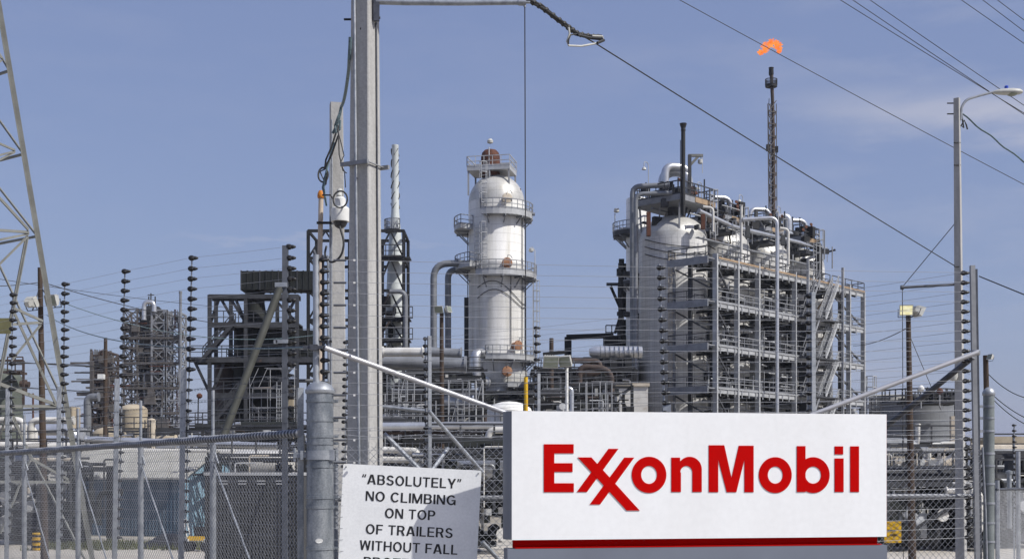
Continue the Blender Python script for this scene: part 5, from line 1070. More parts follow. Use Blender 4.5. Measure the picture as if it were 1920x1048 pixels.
# tall frame with stack
TY = 142.0
tf = thing('stack_frame', 'tall dark braced steel frame standing behind the two concrete poles', 'steel structure', G(668, TY))
x0, x1 = P(578, 0, TY).x, P(757, 0, TY).x; wd = x1 - x0; base = V((x0 + x1) / 2, TY + 3, 0)
for x in (x0, x0 + wd * .36, x0 + wd * .72, x1):
    for y in (TY, TY + 6): mb = MB().ibeam(V(x, y, 0), V(x, y, zv(433, TY)), .34, .34).build('column', M['darksteel'], tf)
LV = [433, 484, 545, 600, 640, 700, 760]
for k, v in enumerate(LV):
    z = zv(v, TY); mb = MB()
    for y in (TY, TY + 6): mb.bar(V(x0, y, z), V(x1, y, z), .2, .32)
    for x in (x0, x1): mb.bar(V(x, TY, z), V(x, TY + 6, z), .2, .3)
    dk = mb.build('beam', M['darksteel'], tf)
    if k: 
        zu = zv(LV[k - 1], TY)
        for xa, xb in ((x0, x0 + wd * .18), (x0 + wd * .36, x0 + wd * .18), (x0 + wd * .72, x0 + wd * .86), (x1, x0 + wd * .86)): MB().bar(V(xa, TY, z), V(xb, TY, zu), .19).build('brace', M['rustdark' if k in (3, 4) and xa == x0 + wd * .72 else 'darksteel'], tf)
        if k in (1, 3, 4): 
            mb = MB().box((x1 - wd * .14 + .3, TY + 1.1, z + .1), (wd * .28 + .8, 2.2, .12)); mb.rail([V(x0 + wd * .72, TY - .2, z + .15), V(x1 + (1.0 if k != 1 else 0), TY - .2, z + .15)], 1.3, .05, 1.1); mb.build('platform', M['midsteel'], tf)
MB().tube(fillet([V(x1 - 1.5, TY - .6, zv(548, TY)), V(x1 + .25, TY - .6, zv(548, TY)), V(x1 + .25, TY - .6, zv(660, TY))], .8), .26, 10).build('pipe', M['greypipe'], tf)
mb = MB(); rnd = random.Random(4)
for k in range(22): p = P(rnd.uniform(722, 755), rnd.uniform(560, 640), TY + rnd.uniform(1, 5)); mb.mark(); mb.box(p, (rnd.uniform(.3, 1), .6, rnd.uniform(.3, 1.6)))
mb.split('valve', M['darksteel'], tf)
stk = thing('chimney_stack', 'slender white chimney with spiral fins rising right of the tall concrete pole', 'chimney', G(741, TY + 3)); g0 = stk.location; sy = TY + 3
hz = lambda v: zv(v, sy)
MB().lathe([(S(17, sy), 0), (S(17, sy), hz(560)), (S(12, sy), hz(450)), (S(7.3, sy), hz(395)), (S(6.2, sy), hz(276)), (S(6.6, sy), hz(275)), (S(6.6, sy), hz(272.5)), (S(4.8, sy), hz(272.4))], g0, 32).build('shaft', mat('stack_paint', (.60, .63, .62), (.47, .5, .49), scale=.5, rough=.5, stretch=(1, 1, .2), fine=.08), stk)
mb = MB()
for st in range(3):
    pr = None
    for i in range(46):
        t = i / 45; z = hz(392) + (hz(278) - hz(392)) * t; a = st * 2.094 + t * 10; r0 = S(7.1 - .9 * t, sy) * .97; r1 = r0 + .13
        cu = (V(g0.x + r0 * math.cos(a), sy + r0 * math.sin(a), z), V(g0.x + r1 * math.cos(a), sy + r1 * math.sin(a), z))
        if pr and i % 8 < 5: o = V(0, 0, .06); mb.hexa([pr[0], pr[1], cu[1], cu[0]], [pr[0] + o, pr[1] + o, cu[1] + o, cu[0] + o])
        pr = cu
mb.build('spiral_fin', M['midsteel'], stk)
deck_ring(stk, g0, S(11.5, sy), S(20, sy), 90, 300, hz(432), .25, m='midsteel', br=False)
# far tower left
def far_tower(label, u0, u1, vt, Y, nlev, vessel, extra_seed, nb=3, mlat='brownsteel'):
    root = thing('process_tower', label, 'process tower', G((u0 + u1) / 2, Y)); rnd = random.Random(extra_seed)
    W = S(u1 - u0, Y); cx = root.location
    n = nb
    for k in range(n):
        p = cx + V(-W / 2 + W * (k + .5) / n, 0, 0)
        if vessel and k == vessel[0]: continue
        hh = zv(vt + rnd.uniform(0, 14), Y); mb = MB(); lattice(mb, p, W / n * .97, 6, 0, hh, nlev, .4, .2); mb.build('bay_frame', M['steel' if k > 1 and mlat == 'brownsteel' and n > 3 else mlat], root)
    if vessel:
        k, uL, uR, v = vessel
        MB().lathe([(S((uR - uL) / 2, Y), 0), (S((uR - uL) / 2, Y), zv(v + 8, Y)), (S((uR - uL) / 3, Y), zv(v, Y))], G((uL + uR) / 2, Y + 3), 32).build('vessel', M['darksteel'], root)
    for name_, m_, cnt in (('pipe_run', 'brownsteel', 70), ('valve_box', 'brownsteel', 60), ('pale_pipe', 'greypipe', 40), ('rusty_pipe', 'rust', 16)):
        mb = MB()
        for j in range(cnt):
            p = cx + V(rnd.uniform(-W / 2, W / 2), rnd.uniform(-3.5, 1), rnd.uniform(1, zv(vt + 10, Y))); 
            mb.mark()
            if name_ == 'valve_box': mb.box(p, (rnd.uniform(.6, 2.6), 1, rnd.uniform(.5, 2.4)))
            elif rnd.random() < .55: mb.bar(p, p + V(rnd.uniform(1.5, 6) * (1 if p.x < cx.x else -1), 0, 0), rnd.uniform(.15, .35))
            else: mb.bar(p, V(p.x, p.y, min(p.z + rnd.uniform(2, 12), zv(vt, Y))), rnd.uniform(.12, .4))
        mb.split(name_, M[m_], root)
    mb = MB()
    for lv_ in range(2, nlev, 2): z = zv(vt + 6, Y) * lv_ / nlev; mb.rail([cx + V(-W / 2, -3.3, z), cx + V(W / 2, -3.3, z)], 1.3, .07, 2.5); mb.box(cx + V(0, -2, z - .2), (W, 2.8, .3))
    mb.build('walkway', M[mlat], root)
    return root
ft = far_tower('far dark refinery tower with a silver pipe bend on top, at left', 239, 343, 583, 300, 14, (1, 262, 306, 572), 31, 4)
pipe('overhead_pipe', '', [P(270, 600, 297), P(270, 566, 297), P(289, 566, 297), P(289, 585, 297)], S(4.2, 297), M['silver'], parent=ft, rad=1.6, n=14)
mb = MB().tube([P(338.5, 690, 296), P(338.5, 549, 296)], S(2.6, 296), 12); mb.lathe([(S(3.2, 296), 0), (S(3.2, 296), .6)], P(338.5, 551, 296), 12); mb.build('thin_stack', M['greypipe'], ft)
mb = MB()
for u, v in ((283, 550), (291, 556), (279, 556)): mb.bar(P(u, 575, 297), P(u, v, 297), .25)
mb.bar(P(277, 553, 297), P(289, 553, 297), .2); mb.build('vent_pipes', M['midsteel'], ft)
far_tower('small reddish lattice tower in front of the far dark tower, left side', 181, 212, 658, 230, 10, None, 77, 2, 'rustdark')
lp = thing('utility_pole', 'bare brown wooden pole rising through the small lattice tower at left', 'pole', G(197, 110)); MB().tube([lp.location, P(198, 633, 110)], [.22, .15], 12).build('shaft', M['wood'], lp); MB().box(P(190, 706, 109.6), (S(11, 110), .5, S(9, 110))).build('meter_box', M['whiteplastic'], lp)
tw = thing('utility_pole', 'dark wooden pole with telephone gear standing behind the white column at centre', 'pole', G(1033, 120)); MB().tube([tw.location, P(1034, 634, 120)], [.26, .2], 12).build('shaft', M['wood'], tw); MB().bar(P(1018, 664, 120), P(1060, 660, 120), .5, .3).build('crossarm', M['darksteel'], tw)
# left vessel
gv = thing('process_vessel', 'grey-green domed vessel with small platform at the left edge', 'vessel', G(8, 115)); g0 = gv.location; rv = S(33, 115)
MB().lathe([(rv, 0), (rv, zv(715, 115)), (rv * .93, zv(705, 115)), (rv * .7, zv(697, 115)), (rv * .35, zv(692, 115)), (0, zv(690, 115))], g0, 36).build('shell', M['green'], gv)
mb = MB().box(P(28, 699, 113), (S(30, 113), 2, .2)); mb.rail([P(14, 697, 112), P(43, 697, 112)], 1.3, .05, .7); mb.bar(P(44, 676, 112), P(44, 760, 112), .18); mb.bar(P(-10, 676, 112), P(44, 676, 112), .2); mb.build('platform', M['rustdark'], gv)
mb = MB().tube([P(38, 719, 113), P(55, 721, 113)], .28, 10); mb.tube(fillet([P(48, 712, 113), P(48, 735, 113), P(42, 738, 113)], .6), .16, 8); mb.build('nozzle', M['rustdark'], gv)
def tank(label, u, vt, vb, wpx, Y, m, domed=True, cat='tank'):
    root = thing('storage_tank', label, cat, G(u, Y)); r = S(wpx / 2, Y); zt_ = zv(vt, Y); d = min(r * .45, zt_ * .3)
    MB().lathe([(r, 0), (r, zt_ - d)], root.location, 44).build('shell', M[m], root)
    MB().lathe([(r * 1.01, zt_ - d + .004), (r * .95, zt_ - d * .7), (r * .7, zt_ - d * .3), (r * .35, zt_ - d * .08), (0, zt_)] if domed else [(r * 1.02, zt_ - d), (r * 1.02, zt_), (0, zt_ + .1)], root.location, 44).build('roof', M[m], root)
    mb = MB().ladder(root.location + V(-r * .5, -r * .95 - .15, 0), root.location + V(-r * .5, -r * .95 - .15, zt_ - d), .5, V(1, 0, 0), .04, .5); mb.build('ladder', M['midsteel'], root)
    return root
tank('tan domed tank in front of the far dark tower', 250, 757, 0, 52, 150, 'tantank')
tank('white domed vessel in front of the foot of the white column', 955, 752, 0, 84, 112, 'column')
tank('low tan tank left of the tan domed tank', 205, 800, 0, 62, 120, 'tantank')
tank('narrow cream upright vessel right of the tan domed tank', 284, 784, 0, 16, 115, 'cream')
tank('thin beige tank, left one of a pair behind the pylon foot', 136, 763, 0, 13, 190, 'tantank', False)
tank('thin beige tank, right one of a pair behind the pylon foot', 146, 764, 0, 9, 200, 'tantank', False)
rsk = thing('thin_stack', 'thin rusty stack behind the left pylon', 'stack', G(62, 150)); MB().tube([rsk.location, P(62, 737, 150)], S(1.8, 150), 10).build('shaft', M['rust'], rsk)
rsk2 = thing('grey_stack', 'dark grey stack seen through the pylon legs', 'stack', G(79, 120)); MB().tube([rsk2.location, P(79, 640, 120)], [S(5.5, 120), S(4, 120)], 16).build('shaft', M['midsteel'], rsk2)
# pipes left
pl = lambda *a, **k: pipe('process_pipe', *a, **k)
pl('white pipe with a drop elbow at the far left edge', [P(-60, 787, 85), P(44, 787, 85), P(44, 830, 85)], S(6, 85), M['whitepipe'], rad=.5)
pl('white pipe bending down between the pylon legs', [P(58, 850, 86), P(58, 788, 86), P(140, 788, 86)], S(6.5, 86), M['whitepipe'], rad=.5)
pl('second white pipe, lower, crossing behind the pylon', [P(-60, 802, 88), P(66, 801, 88), P(66, 850, 88)], S(5, 88), M['whitepipe'], rad=.5)
pl('long cream pipe running just over the left fence rail', [P(-80, 834, 74), P(150, 838, 74)], S(8.5, 74), M['whitepipe'])
pl('big silver pipe arching down beside the pylon foot', [P(60, 806, 90), P(138, 806, 90), P(156, 850, 90)], S(10, 90), M['silver'], rad=1.2, n=16)
pl('grey pipe with a wide elbow left of the small lattice tower', [P(186, 744, 140), P(164, 744, 140), P(164, 840, 140)], S(7, 140), M['greypipe'], rad=1.2, n=14)
pl('long blue-silver pipe above the left fence rail', [P(160, 823, 72), P(520, 836, 72)], S(6, 72), M['silver'])
pl('long cream pipe behind the chain link under the rail', [P(170, 846, 70), P(570, 850, 70)], S(7, 70), M['whitepipe'])
pl('slim cream pipe behind the chain link, lower one', [P(60, 862, 66), P(560, 862, 66)], S(4, 66), M['cream'])
pl('white horizontal pipe with a capped flange right of the tall concrete pole', [P(716, 660, 110), P(795, 660, 110)], S(8.5, 110), M['whitepipe'], n=18)
pl('big grey lagged pipe running to the white column', [P(712, 678, 112), P(875, 684, 112)], S(13, 112), M['greypipe'], n=20)
pl('dark grey lagged pipe behind the twin inverted-U pipes', [P(800, 660, 125), P(866, 664, 125)], S(10, 125), M['greypipe'], n=16)
pl('long violet-silver pipe low between the poles and the sign', [P(712, 799, 62), P(1010, 797, 62)], S(7.5, 62), M['silver'], n=18)
pl('brown tube added as the ground-lit underside of the long violet-silver pipe', [P(712, 811, 62.3), P(1010, 809, 62.3)], S(3.5, 62), M['rustdark'])  # added tube, paints the ground bounce on the silver pipe's underside
pl('white elbow pipe beside the left end of the sign', [P(960, 806, 52), P(916, 806, 52), P(916, 845, 52)], S(6.5, 52), M['whitepipe'], rad=.3)
pl('thin white pipe with two bends under the white elbow', [P(880, 850, 50), P(884, 832, 50), P(960, 831, 50)], S(5, 50), M['whitepipe'], rad=.3)
pl('white return-bend pipe low behind the warning sign', [P(640, 840, 50), P(782, 845, 50), P(782, 862, 50), P(640, 860, 50)], S(6, 50), M['whitepipe'], rad=.25)
pl('silver candy-cane pipe behind the sign top edge', [P(1059, 728, 70), P(1072, 728, 70), P(1072, 800, 70)], S(4, 70), M['silver'], rad=.4)
pl('rusty brown pipe with wide bends over the dark exchangers', [P(1060, 676, 118), P(1125, 677, 118), P(1125, 700, 118), P(1080, 700, 118)], S(5, 118), M['rustdark'], rad=1.0)
pl('rust-brown pipe arch right of the floodlights', [P(1086, 720, 115), P(1086, 687, 115), P(1146, 692, 115), P(1146, 740, 115)], S(6, 115), M['rustdark'], rad=1.4)
hx = thing('heat_exchanger', 'silver horizontal exchanger with round end left of the coke drums', 'heat exchanger', P(1145, 672, 140)); a_ = P(1104, 660, 140)
MB().lathe([(0, 0), (S(7, 140), .08), (S(10.5, 140), .5), (S(11.5, 140), 1.1), (S(11.5, 140), S(100, 140))], a_, 30, axis=(1, .05, 0)).build('shell', M['silver'], hx)
mb = MB()
for x in (1117, 1150, 1178): mb.mark(); mb.box(P(x, 684, 140), (.7, 1.2, 1.4))
mb.split('saddle', M['darksteel'], hx)
mb = MB()
for k in range(9): mb.mark(); mb.lathe([(S(11.8, 140), 0), (S(11.8, 140), .06)], a_ + V(1.2 + k * .52, 0, 0), 30, axis=(1, .05, 0))
mb.split('jacket_band', M['greypipe'], hx)
# ================================================================== PIPE-FILLED MODULES
def module(label, u0, u1, v0, Y, dep, seed, dens=1.0, pal=None, frame='darksteel', vb=None, vessels=2):
    rnd = random.Random(seed); pal = pal or PAL
    root = thing('pipe_module', label, 'pipe rack', G((u0 + u1) / 2, Y)); cx = root.location; W = S(u1 - u0, Y); Ht = zv(v0, Y)
    x0, x1 = cx.x - W / 2, cx.x + W / 2; n = max(1, round(W / 5)); lev = [z for z in (2.6, 5.2, 8.0, 11, 14, 17) if z < Ht - 1] + [Ht]
    mb = MB()
    for i in range(n + 1):
        x = x0 + W * i / n
        for y in (Y, Y + dep): mb.ibeam(V(x, y, 0), V(x, y, Ht), .24, .24)
        for z in lev: mb.bar(V(x, Y, z - .15), V(x, Y + dep, z - .15), .14, .2)
    for z in lev:
        for y in (Y, Y + dep): mb.bar(V(x0, y, z - .15), V(x1, y, z - .15), .13, .2)
    for i in range(n):
        if rnd.random() < .6: z = rnd.choice(lev); mb.bar(V(x0 + W * i / n, Y, max(0, z - 2.6)), V(x0 + W * (i + 1) / n, Y, z - .2), .14)
    mb.build('frame', M[frame], root)
    MB().rail([V(x0, Y, Ht), V(x1, Y, Ht)], 1.1, .04, 1.3).build('railing', M['midsteel'], root)
    for z in lev:
        for k in range(int(1.7 * dens)):
            y = Y + rnd.uniform(.1, dep - .1); r = rnd.choice((.07, .1, .14, .2, .28)); a = rnd.uniform(x0 - .5, x0 + W * .4); b = rnd.uniform(x0 + W * .55, x1 + .5)
            pts = [V(a, y, z + r), V(b, y, z + r)]
            if rnd.random() < .45: pts.append(V(b, y, z + rnd.choice((-2.2, -1.5, 1.4))))
            pipe('pipe', '', pts, r, M[rnd.choice(pal if rnd.random() < .6 else D2)], parent=root, rad=r * 3, n=8)
    for k in range(min(98, int(20 * dens * max(1, W / 8)))):
        x = rnd.uniform(x0, x1); y = Y + rnd.uniform(-.3, dep); z = rnd.uniform(.2, Ht * .7); r = rnd.choice((.03, .04, .04, .05, .06, .09, .13)); h_ = rnd.uniform(1, min(4.5, Ht - z + .3)); s = rnd.choice((-1, 1)) * rnd.uniform(.4, 1.4)
        pipe('riser', '', [V(x, y, z), V(x, y, z + h_), V(x + s, y, z + h_)], r, M[rnd.choice(pal + ['lightsteel', 'whitepipe'])], parent=root, rad=r * 3, n=7)
    for k in range(vessels):
        x = rnd.uniform(x0 + 1, x1 - 1); z = rnd.choice(lev[:-1] or [0]); r = rnd.uniform(.4, .9); l = rnd.uniform(1.6, 3.4)
        vm = MB().lathe([(0, 0), (r * .8, .12), (r, .4), (r, l), (r * 1.15, l + .01), (r * 1.15, l + .12), (r * .9, l + .3), (0, l + .4)], V(x - l / 2, Y + dep * .5, z + r + .1), 20, axis=(1, rnd.uniform(-.2, .2), 0))
        vm.build('exchanger', M[rnd.choice(pal)], root)
    for m_, cnt in (('darksteel', 13), ('lightsteel', 5), ('whitepipe', 5), ('duct', 10)):
        mb = MB()
        for k in range(min(48, int(cnt * dens * max(1, W / 8)))):
            c = V(rnd.uniform(x0, x1), Y + rnd.uniform(.2, dep), rnd.uniform(.3, Ht - .3)); mb.mark(); q_ = .4 if m_ == 'whitepipe' else 1; mb.box(c, (rnd.uniform(.2, .9) * q_, rnd.uniform(.3, .8) * q_, rnd.uniform(.2, 1.0) * q_), rz=rnd.uniform(-.4, .4))
            if rnd.random() < .5: mb.lathe([(.06, 0), (.06, .35), (.25, .36), (.25, .44), (.06, .45)], c + V(0, -.1, .1), 10, axis=(.2, -1, .1))
        mb.split('valve', M[m_], root)
    return root
D2 = ['darksteel', 'rustdark', 'midsteel', 'duct', 'shadeblack', 'darksteel', 'duct', 'rustdark']
D3 = ['darksteel', 'midsteel', 'duct', 'darksteel', 'greypipe', 'rustdark', 'silver']
module('dense dark pipework between the tall concrete pole and the foot of the white column', 700, 905, 690, 128, 9, 1, 1.6, D2)
module('scaffold-like pale pipe frame low in front of the white column', 730, 900, 735, 100, 6, 2, 1.5, D3, 'darksteel')
module('dark pipework around the foot of the white column', 850, 1010, 735, 150, 6, 3, 1.4, D2, 'darksteel')
module('dark exchangers and rusty pipes left of the coke drum structure', 1010, 1190, 690, 135, 10, 4, 1.8, D2, 'darksteel', vessels=6)
module('pale valves and small pipes just above the left part of the sign', 985, 1085, 735, 90, 5, 5, 1.6, D3, 'darksteel')
module('dark machinery behind the sign top edge at centre', 1070, 1185, 722, 105, 8, 6, 1.5, D2, 'darksteel', vessels=4)
module('low dark pipework behind the warning sign', 600, 780, 790, 75, 6, 7, 1.5, D2, 'darksteel')
module('low silver pipework left of the sign', 760, 1000, 822, 62, 5, 8, 1.5, D3, 'darksteel')
module('small grey skids just inside the gate', 800, 990, 850, 48, 3, 9, 1.1, D3, 'darksteel')
module('pipework under the reactor structure at left', 350, 590, 800, 100, 7, 10, 1.5, D3, 'darksteel')
module('dark low pipe rack behind the pylon foot', -60, 170, 845, 72, 6, 12, 1.8, ['whitepipe', 'cream', 'greypipe', 'darksteel', 'silver'], 'midsteel')
module('dark machinery behind the lower left chain link', -40, 150, 872, 54, 4, 13, 1.9, D2, 'darksteel')
module('distant pipework between the far tower and the reactor structure', 200, 380, 805, 115, 8, 14, 1.3, ['silver', 'greypipe', 'tantank', 'midsteel'], 'midsteel')
module('cream pipework peeking over the dark grey container', 390, 570, 856, 62, 4, 15, 1.3, ['cream', 'whitepipe', 'darksteel'], 'darksteel')
module('pale pipe rack right of the sign behind the gate', 1640, 1800, 838, 66, 6, 16, 2.2, ['whitepipe', 'cream', 'silver', 'greypipe', 'midsteel'], 'lightsteel')
module('grey skids low behind the gate at right', 1660, 1850, 900, 50, 3, 17, 2.0, ['greypipe', 'midsteel', 'darksteel', 'duct'], 'midsteel')
module('pipework beyond the right gate post', 1855, 1990, 850, 72, 5, 18, 1.8, ['whitepipe', 'cream', 'greypipe', 'darksteel'], 'midsteel')
module('grey skids beyond the right gate post, low', 1868, 1990, 912, 52, 4, 19, 1.6, ['greypipe', 'midsteel', 'darksteel', 'duct'], 'midsteel')
module('dark pipework seen through the foot of the coke drum structure', 1320, 1640, 760, 190, 8, 22, 1.4, D2, 'darksteel')
def shade_block(label, u0, u1, vt, Y, dep, n):  # added black backdrop standing in for deep shade behind the pipework
    root = thing('shade_backdrop', label, 'dark backdrop', G((u0 + u1) / 2, Y)); W = S(u1 - u0, Y); Ht = zv(vt, Y); c = root.location
    MB().box(c + V(0, dep / 2, Ht / 2), (W, dep, Ht)).build('casing', M['shadeblack'], root, smooth=False)
    MB().box(c + V(0, dep / 2, Ht + .15), (W + .6, dep + .6, .3)).build('roof', M['darksteel'], root, smooth=False)
    for i in range(n + 1): MB().bar(c + V(-W / 2 + W * i / n, -.13, 0), c + V(-W / 2 + W * i / n, -.13, Ht - .01), .25).build('buckstay', M['darksteel'], root)
    for k in range(1, 4): MB().box(c + V(0, -.2, Ht * k / 4), (W + .3, .3, .3)).build('girt', M['darksteel'], root, smooth=False)
    return root
shade_block('black shade backdrop behind the pipework right of the tall concrete pole', 690, 880, 702, 145, 8, 8)
shade_block('black shade backdrop behind the foot of the white column', 850, 1015, 738, 172, 8, 7)
shade_block('black shade backdrop behind the exchangers left of the coke drums', 1000, 1192, 697, 152, 8, 8)
shade_block('tall black shade backdrop under the silver exchanger left of the coke drums', 1098, 1192, 674, 156, 6, 5)
shade_block('low black shade backdrop far behind the coke drum structure', 1320, 1600, 770, 215, 8, 10)
shade_block('low dark shade backdrop behind the low pipes at centre left', 600, 960, 800, 95, 5, 10)
shade_block('dark shade backdrop behind the machinery at the lower left', -80, 150, 868, 80, 5, 9)
shade_block('dark shade backdrop behind the pipe rack right of the sign', 1640, 1800, 838, 80, 5, 8)
def scaffold(label, u0, u1, v0, Y, nx, seed):
    rnd = random.Random(seed); root = thing('scaffold', label, 'scaffold', G((u0 + u1) / 2, Y)); c = root.location; W = S(u1 - u0, Y); Ht = zv(v0, Y); nz_ = max(2, int(Ht / 1.9))
    for y in (0, 1.4):
        for i in range(nx + 1):
            x = -W / 2 + W * i / nx; MB().tube([c + V(x, y, 0), c + V(x, y, Ht * rnd.choice((.72, .86, 1, 1)))], .032, 6).build('standard', M['lightsteel' if rnd.random() < .6 else 'steel'], root)
        for k in range(1, nz_ + 1):
            z = Ht * k / nz_; a = -W / 2 if rnd.random() < .6 else -W / 6; b = W / 2 if rnd.random() < .6 else W / 5
            MB().tube([c + V(a, y, z), c + V(b, y, z)], .03, 6).build('ledger', M['steel'], root)
            MB().tube([c + V(a, y, z - .9), c + V(b, y, z - .9)], .024, 6).build('guard_rail', M['steel'], root)
    for k in range(1, nz_): MB().box(c + V(rnd.uniform(-.25, .25) * W, .7, Ht * k / nz_ + .05), (W * rnd.uniform(.3, .6), 1.1, .06)).build('boards', M[rnd.choice(['tan', 'midsteel', 'rustdark'])], root)
    for k in range(5): i = rnd.randrange(nx); z = Ht * rnd.randrange(nz_) / nz_; MB().tube([c + V(-W / 2 + W * i / nx, -.04, z), c + V(-W / 2 + W * (i + 1) / nx, -.04, z + Ht / nz_)], .026, 6).build('brace', M['lightsteel'], root)
    x = rnd.uniform(-.3, .3) * W; MB().ladder(c + V(x, -.12, 0), c + V(x, -.12, Ht * .9), .45, V(1, 0, 0), .026, .35).build('ladder', M['lightsteel'], root)
    return root
scaffold('thin pole scaffold standing in front of the black shade backdrop right of the tall pole', 722, 800, 700, 92, 6, 1)
scaffold('thin pole scaffold between the tall pole and the foot of the white column', 815, 905, 712, 88, 7, 2)
scaffold('small thin pole scaffold beside the white pole with two floodlights', 1000, 1052, 705, 95, 4, 3)
scaffold('thin pole scaffold before the dark exchangers left of the white shed', 1088, 1150, 715, 98, 5, 4)
scaffold('thin pole scaffold inside the dark reactor structure', 468, 552, 690, 124, 5, 5)
# white shed
sh = thing('equipment_shed', 'white shed wall with an orange stained top left of the first coke drum', 'shed', G(1180, 122)); a_ = G(1157, 122); b_ = G(1215, 122); zt_ = zv(724, 122)
MB().box(((a_.x + b_.x) / 2, 123.5, zt_ / 2), (b_.x - a_.x, 3, zt_)).build('wall', M['whitepipe'], sh, smooth=False); MB().box(((a_.x + b_.x) / 2, 123.5, zt_ + .15), (b_.x - a_.x + .3, 3.4, .29)).build('roof_edge', M['cream'], sh, smooth=False)
mb = MB()
for p, q in (((1160, 735), (1180, 775)), ((1152, 722), (1152, 780)), ((1146, 745), (1162, 775))): mb.bar(P(*p, 121), P(*q, 121), .16)
mb.build('frame', M['midsteel'], sh)
# ================================================================== RIGHT SIDE TANKS
gt_ = thing('storage_tank', 'big dark grey cylindrical tank behind the wooden floodlight pole at right', 'tank', G(1722, 128)); g0 = gt_.location; r = S(68, 128)
MB().lathe([(r, 0), (r, zv(759, 128)), (r + .12, zv(758, 128)), (r + .12, zv(755, 128))], g0, 64).build('shell', M['tank'], gt_); MB().lathe([(r, zv(755, 128)), (0, zv(751, 128))], g0, 48).build('roof', M['tank'], gt_)
A = [R(180 + 12 * i) for i in range(16)]; MB().rail([g0 + V(r * math.cos(a), r * math.sin(a), zv(755, 128)) for a in A], 1.2, .06, 2).build('railing', M['midsteel'], gt_)
rnd = random.Random(51)
dkk = thing('roof_platform', 'railed deck crowded with small valves on the big grey tank roof', 'platform', V(P(1740, 0, 122).x, 122, zv(756, 122)))
x0, x1 = P(1690, 0, 122).x, P(1792, 0, 122).x; z = zv(756, 122)
MB().box(((x0 + x1) / 2, 122, z), (x1 - x0, 3, .25)).build('deck', M['darksteel'], dkk, smooth=False); MB().rail([V(x0, 120.6, z), V(x1, 120.6, z)], 1.0, .05, .9).build('railing', M['midsteel'], dkk)
for k in range(46): p = V(rnd.uniform(x0, x1), rnd.uniform(121, 123), z + rnd.uniform(.2, 1.1) * rnd.random() ** .5); MB().box(p, (rnd.uniform(.15, .7), .5, rnd.uniform(.15, .7))).build('valve', M[rnd.choice(['darksteel', 'midsteel', 'greypipe', 'duct'])], dkk)
for k in range(12): x = rnd.uniform(x0, x1); MB().tube([V(x, 121, z), V(x, 121, z + rnd.uniform(.8, 1.5))], .06, 6).build('riser', M['midsteel'], dkk)
for x in (x0 + .3, x1 - .3): MB().bar(V(x, 121, 0), V(x, 121, z - .1), .3).build('leg', M['darksteel'], dkk)
g2 = thing('storage_tank', 'smaller pale grey tank with a railed roof left of the big grey tank', 'tank', G(1666, 140)); g0 = g2.location; r = S(36, 140)
MB().lathe([(r, 0), (r, zv(744, 140)), (r + .1, zv(743, 140)), (r * .9, zv(741, 140))], g0, 44).build('shell', M['roof'], g2)
mb = MB().rail([P(1634, 768, 138), P(1700, 768, 138)], 1.2, .06, 1); mb.box(P(1667, 772, 138.5), (S(70, 138), 1, .3)); mb.build('walkway', M['midsteel'], g2)
mb = MB().ladder(P(1632, 800, 139), P(1632, 706, 139), .9, V(1, 0, 0), .05, .5, True, V(0, -1, 0)); T(mb.build('cage_ladder', M['lightsteel'], None), 'thin caged ladder right of the coke drum structure', 'ladder')
wp = thing('pale_column', 'narrow cream stained column beside the right lamp pole', 'column', G(1787, 100)); MB().box((P(1787, 0, 100).x, 100, zv(780, 100) / 2), (.42, .42, zv(780, 100))).build('shaft', M['cream'], wp)
for (u, v, k) in ((1727, 728, 0), (1762, 733, 1)):
    lm = thing('area_lamp', ['small white lamp on a thin mast above the grey tank, left of two', 'small reddish lamp on a thin mast above the grey tank, right of two'][k], 'lamp', P(u, 765, 120)); MB().tube([P(u, 765, 120), P(u, v, 120)], .05, 8).build('mast', M['lightsteel'], lm); MB().lathe([(.1, -.3), (.3, -.1), (.3, .1), (.1, .3)], P(u, v, 120), 12).build('lamp_head', M['whiteplastic' if k == 0 else 'rust'], lm)
lm = thing('area_lamp', 'small red-glassed lamp on a thin mast left of the reactor structure', 'lamp', P(370, 800, 120)); MB().tube([P(371, 800, 120), P(372, 742, 120)], .06, 8).build('mast', M['darksteel'], lm); MB().lathe([(.1, -.25), (.28, -.1), (.28, .1), (.1, .25)], P(374, 742, 120), 12).build('lamp_head', M['rust'], lm)
